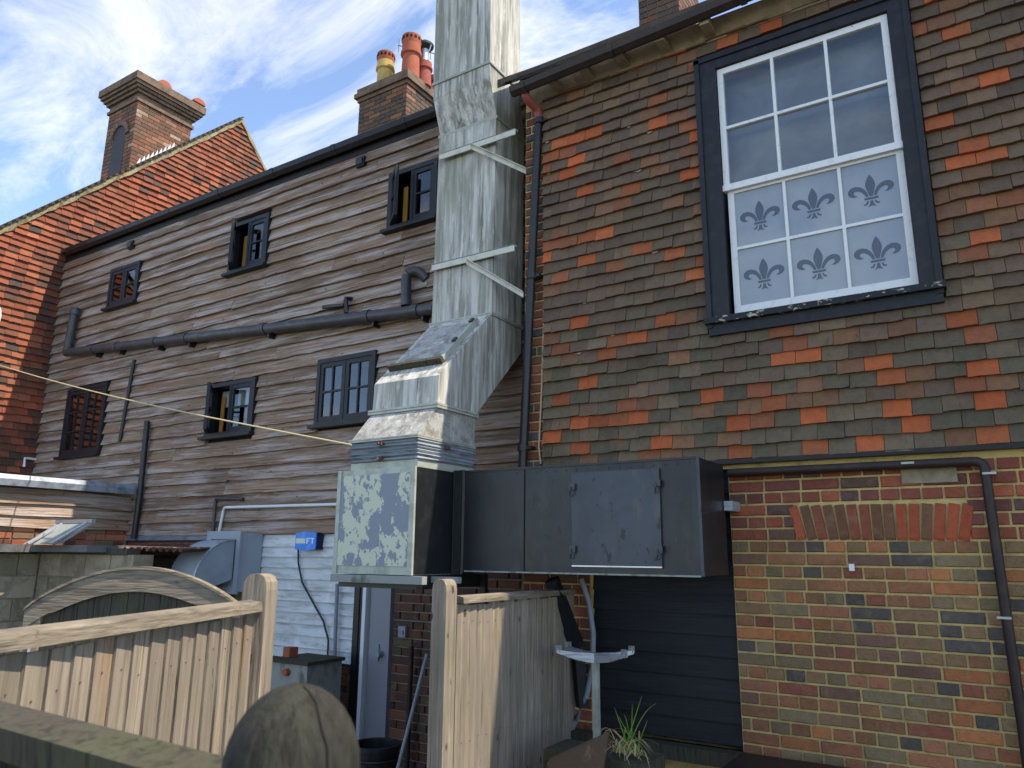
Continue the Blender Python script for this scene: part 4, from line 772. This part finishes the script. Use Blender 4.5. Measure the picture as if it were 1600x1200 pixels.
# metal stand with crossed head by the boarded opening
t = thing('crossed_head_stand', 'galvanised post with a crossed metal head in front of the black boards', 'stand')
p = onY(930, 1035, 4.45); box('pole', (p.x-.018, 4.44, GZ), (p.x+.018, 4.475, p.z), M['steel'], t)
for ax, ay, L in ((1, -.35, .26), (-.9, -.55, .24)):
    dv = Vector((ax, ay, 0)).normalized(); mb = MB(); sd = Vector((-dv.y, dv.x, 0))
    mb.loft([[p+dv*(L*s)+sd*.018+Vector((0, 0, z0)), p+dv*(L*s)-sd*.018+Vector((0, 0, z0)), p+dv*(L*s)-sd*.018+Vector((0, 0, z1)), p+dv*(L*s)+sd*.018+Vector((0, 0, z1))] for s, z0, z1 in ((-1, .055, .075), (-.5, .015, .06), (0, -.005, .055), (.5, .015, .06), (1, .055, .075))]).obj('arm', M['galv'], t)
    for s in (-1, 1): q = p+dv*(L*.95*s); MB().box((q.x-.015, q.y-.015, q.z+.06), (q.x+.015, q.y+.015, q.z+.1)).obj('end_stop', M['oldgrey'], t)
# leaning plank, planter and grass
t = thing('leaning_plank', 'old brown plank leaning in front of the galvanised post', 'plank')
a, b = onY(856, 1192, 3.9), onY(950, 1150, 3.9); v = (b-a); MB().loft([[a+Vector((0, -.01, 0)), a+Vector((0, .02, .02)), a+Vector((.05, .03, -.32)), a+Vector((.05, 0, -.33))], [b+Vector((0, -.01, 0)), b+Vector((0, .02, .02)), b+Vector((-.1, .03, -.5)), b+Vector((-.1, 0, -.5))]]).obj('board', M['oldboard'], t)
pb_ = onY(985, 1185, 4.1); box('planter_sleeper', (pb_.x-.5, 4.02, GZ), (pb_.x+.12, 4.3, pb_.z+.0), M['mossy'], label='weathered timber sleeper at the foot of the black boards', cat='sleeper')
t = thing('grass_tuft', 'tuft of long green grass growing in front of the black boards', 'grass'); random.seed(11)
root = pb_+Vector((0, -.0, .03)); gm_, sm_ = MB(), MB()
def blade(mb, base, tip, w_, sag):
    rings = []
    for i in range(7):
        k = i/6; q = base.lerp(tip, k)+Vector((0, 0, sag*math.sin(math.pi*k*.9))); ww = w_*(1-k)**.6+.0008; rings.append([q+Vector((-ww, 0, 0)), q+Vector((0, -ww*.4, 0)), q+Vector((ww, 0, 0)), q+Vector((0, ww*.4, 0))])
    mb.loft(rings)
for px, py in ((960, 1105), (966, 1118), (988, 1100), (1003, 1087), (1012, 1125), (978, 1135), (970, 1160), (955, 1172)): blade(gm_, root+Vector((random.uniform(-.06, .06), random.uniform(-.05, .05), 0)), onY(px, py, 4.1), .005, .0)
for i in range(4): blade(gm_, root+Vector((random.uniform(-.07, .06), random.uniform(-.06, .06), 0)), root+Vector((random.uniform(-.22, .12), random.uniform(-.12, .1), random.uniform(.08, .26))), .0035, random.uniform(0, .08))
for i in range(40): blade(sm_, root+Vector((random.uniform(-.08, .07), random.uniform(-.06, .06), 0)), root+Vector((random.uniform(-.22, .14), random.uniform(-.14, .1), random.uniform(-.1, .08))), .003, random.uniform(.02, .09))
gm_.obj('green_blades', M['grass'], t); sm_.obj('dry_blades', M['straw'], t)
p = onY(1245, 1183, 4.6); box('brown_box_lid', (p.x-.34, 4.35, p.z-.09), (p.x+.34, 4.75, p.z-.05), M['gutter_b'], label='brown plastic lid edge below the brick wall', cat='lid')
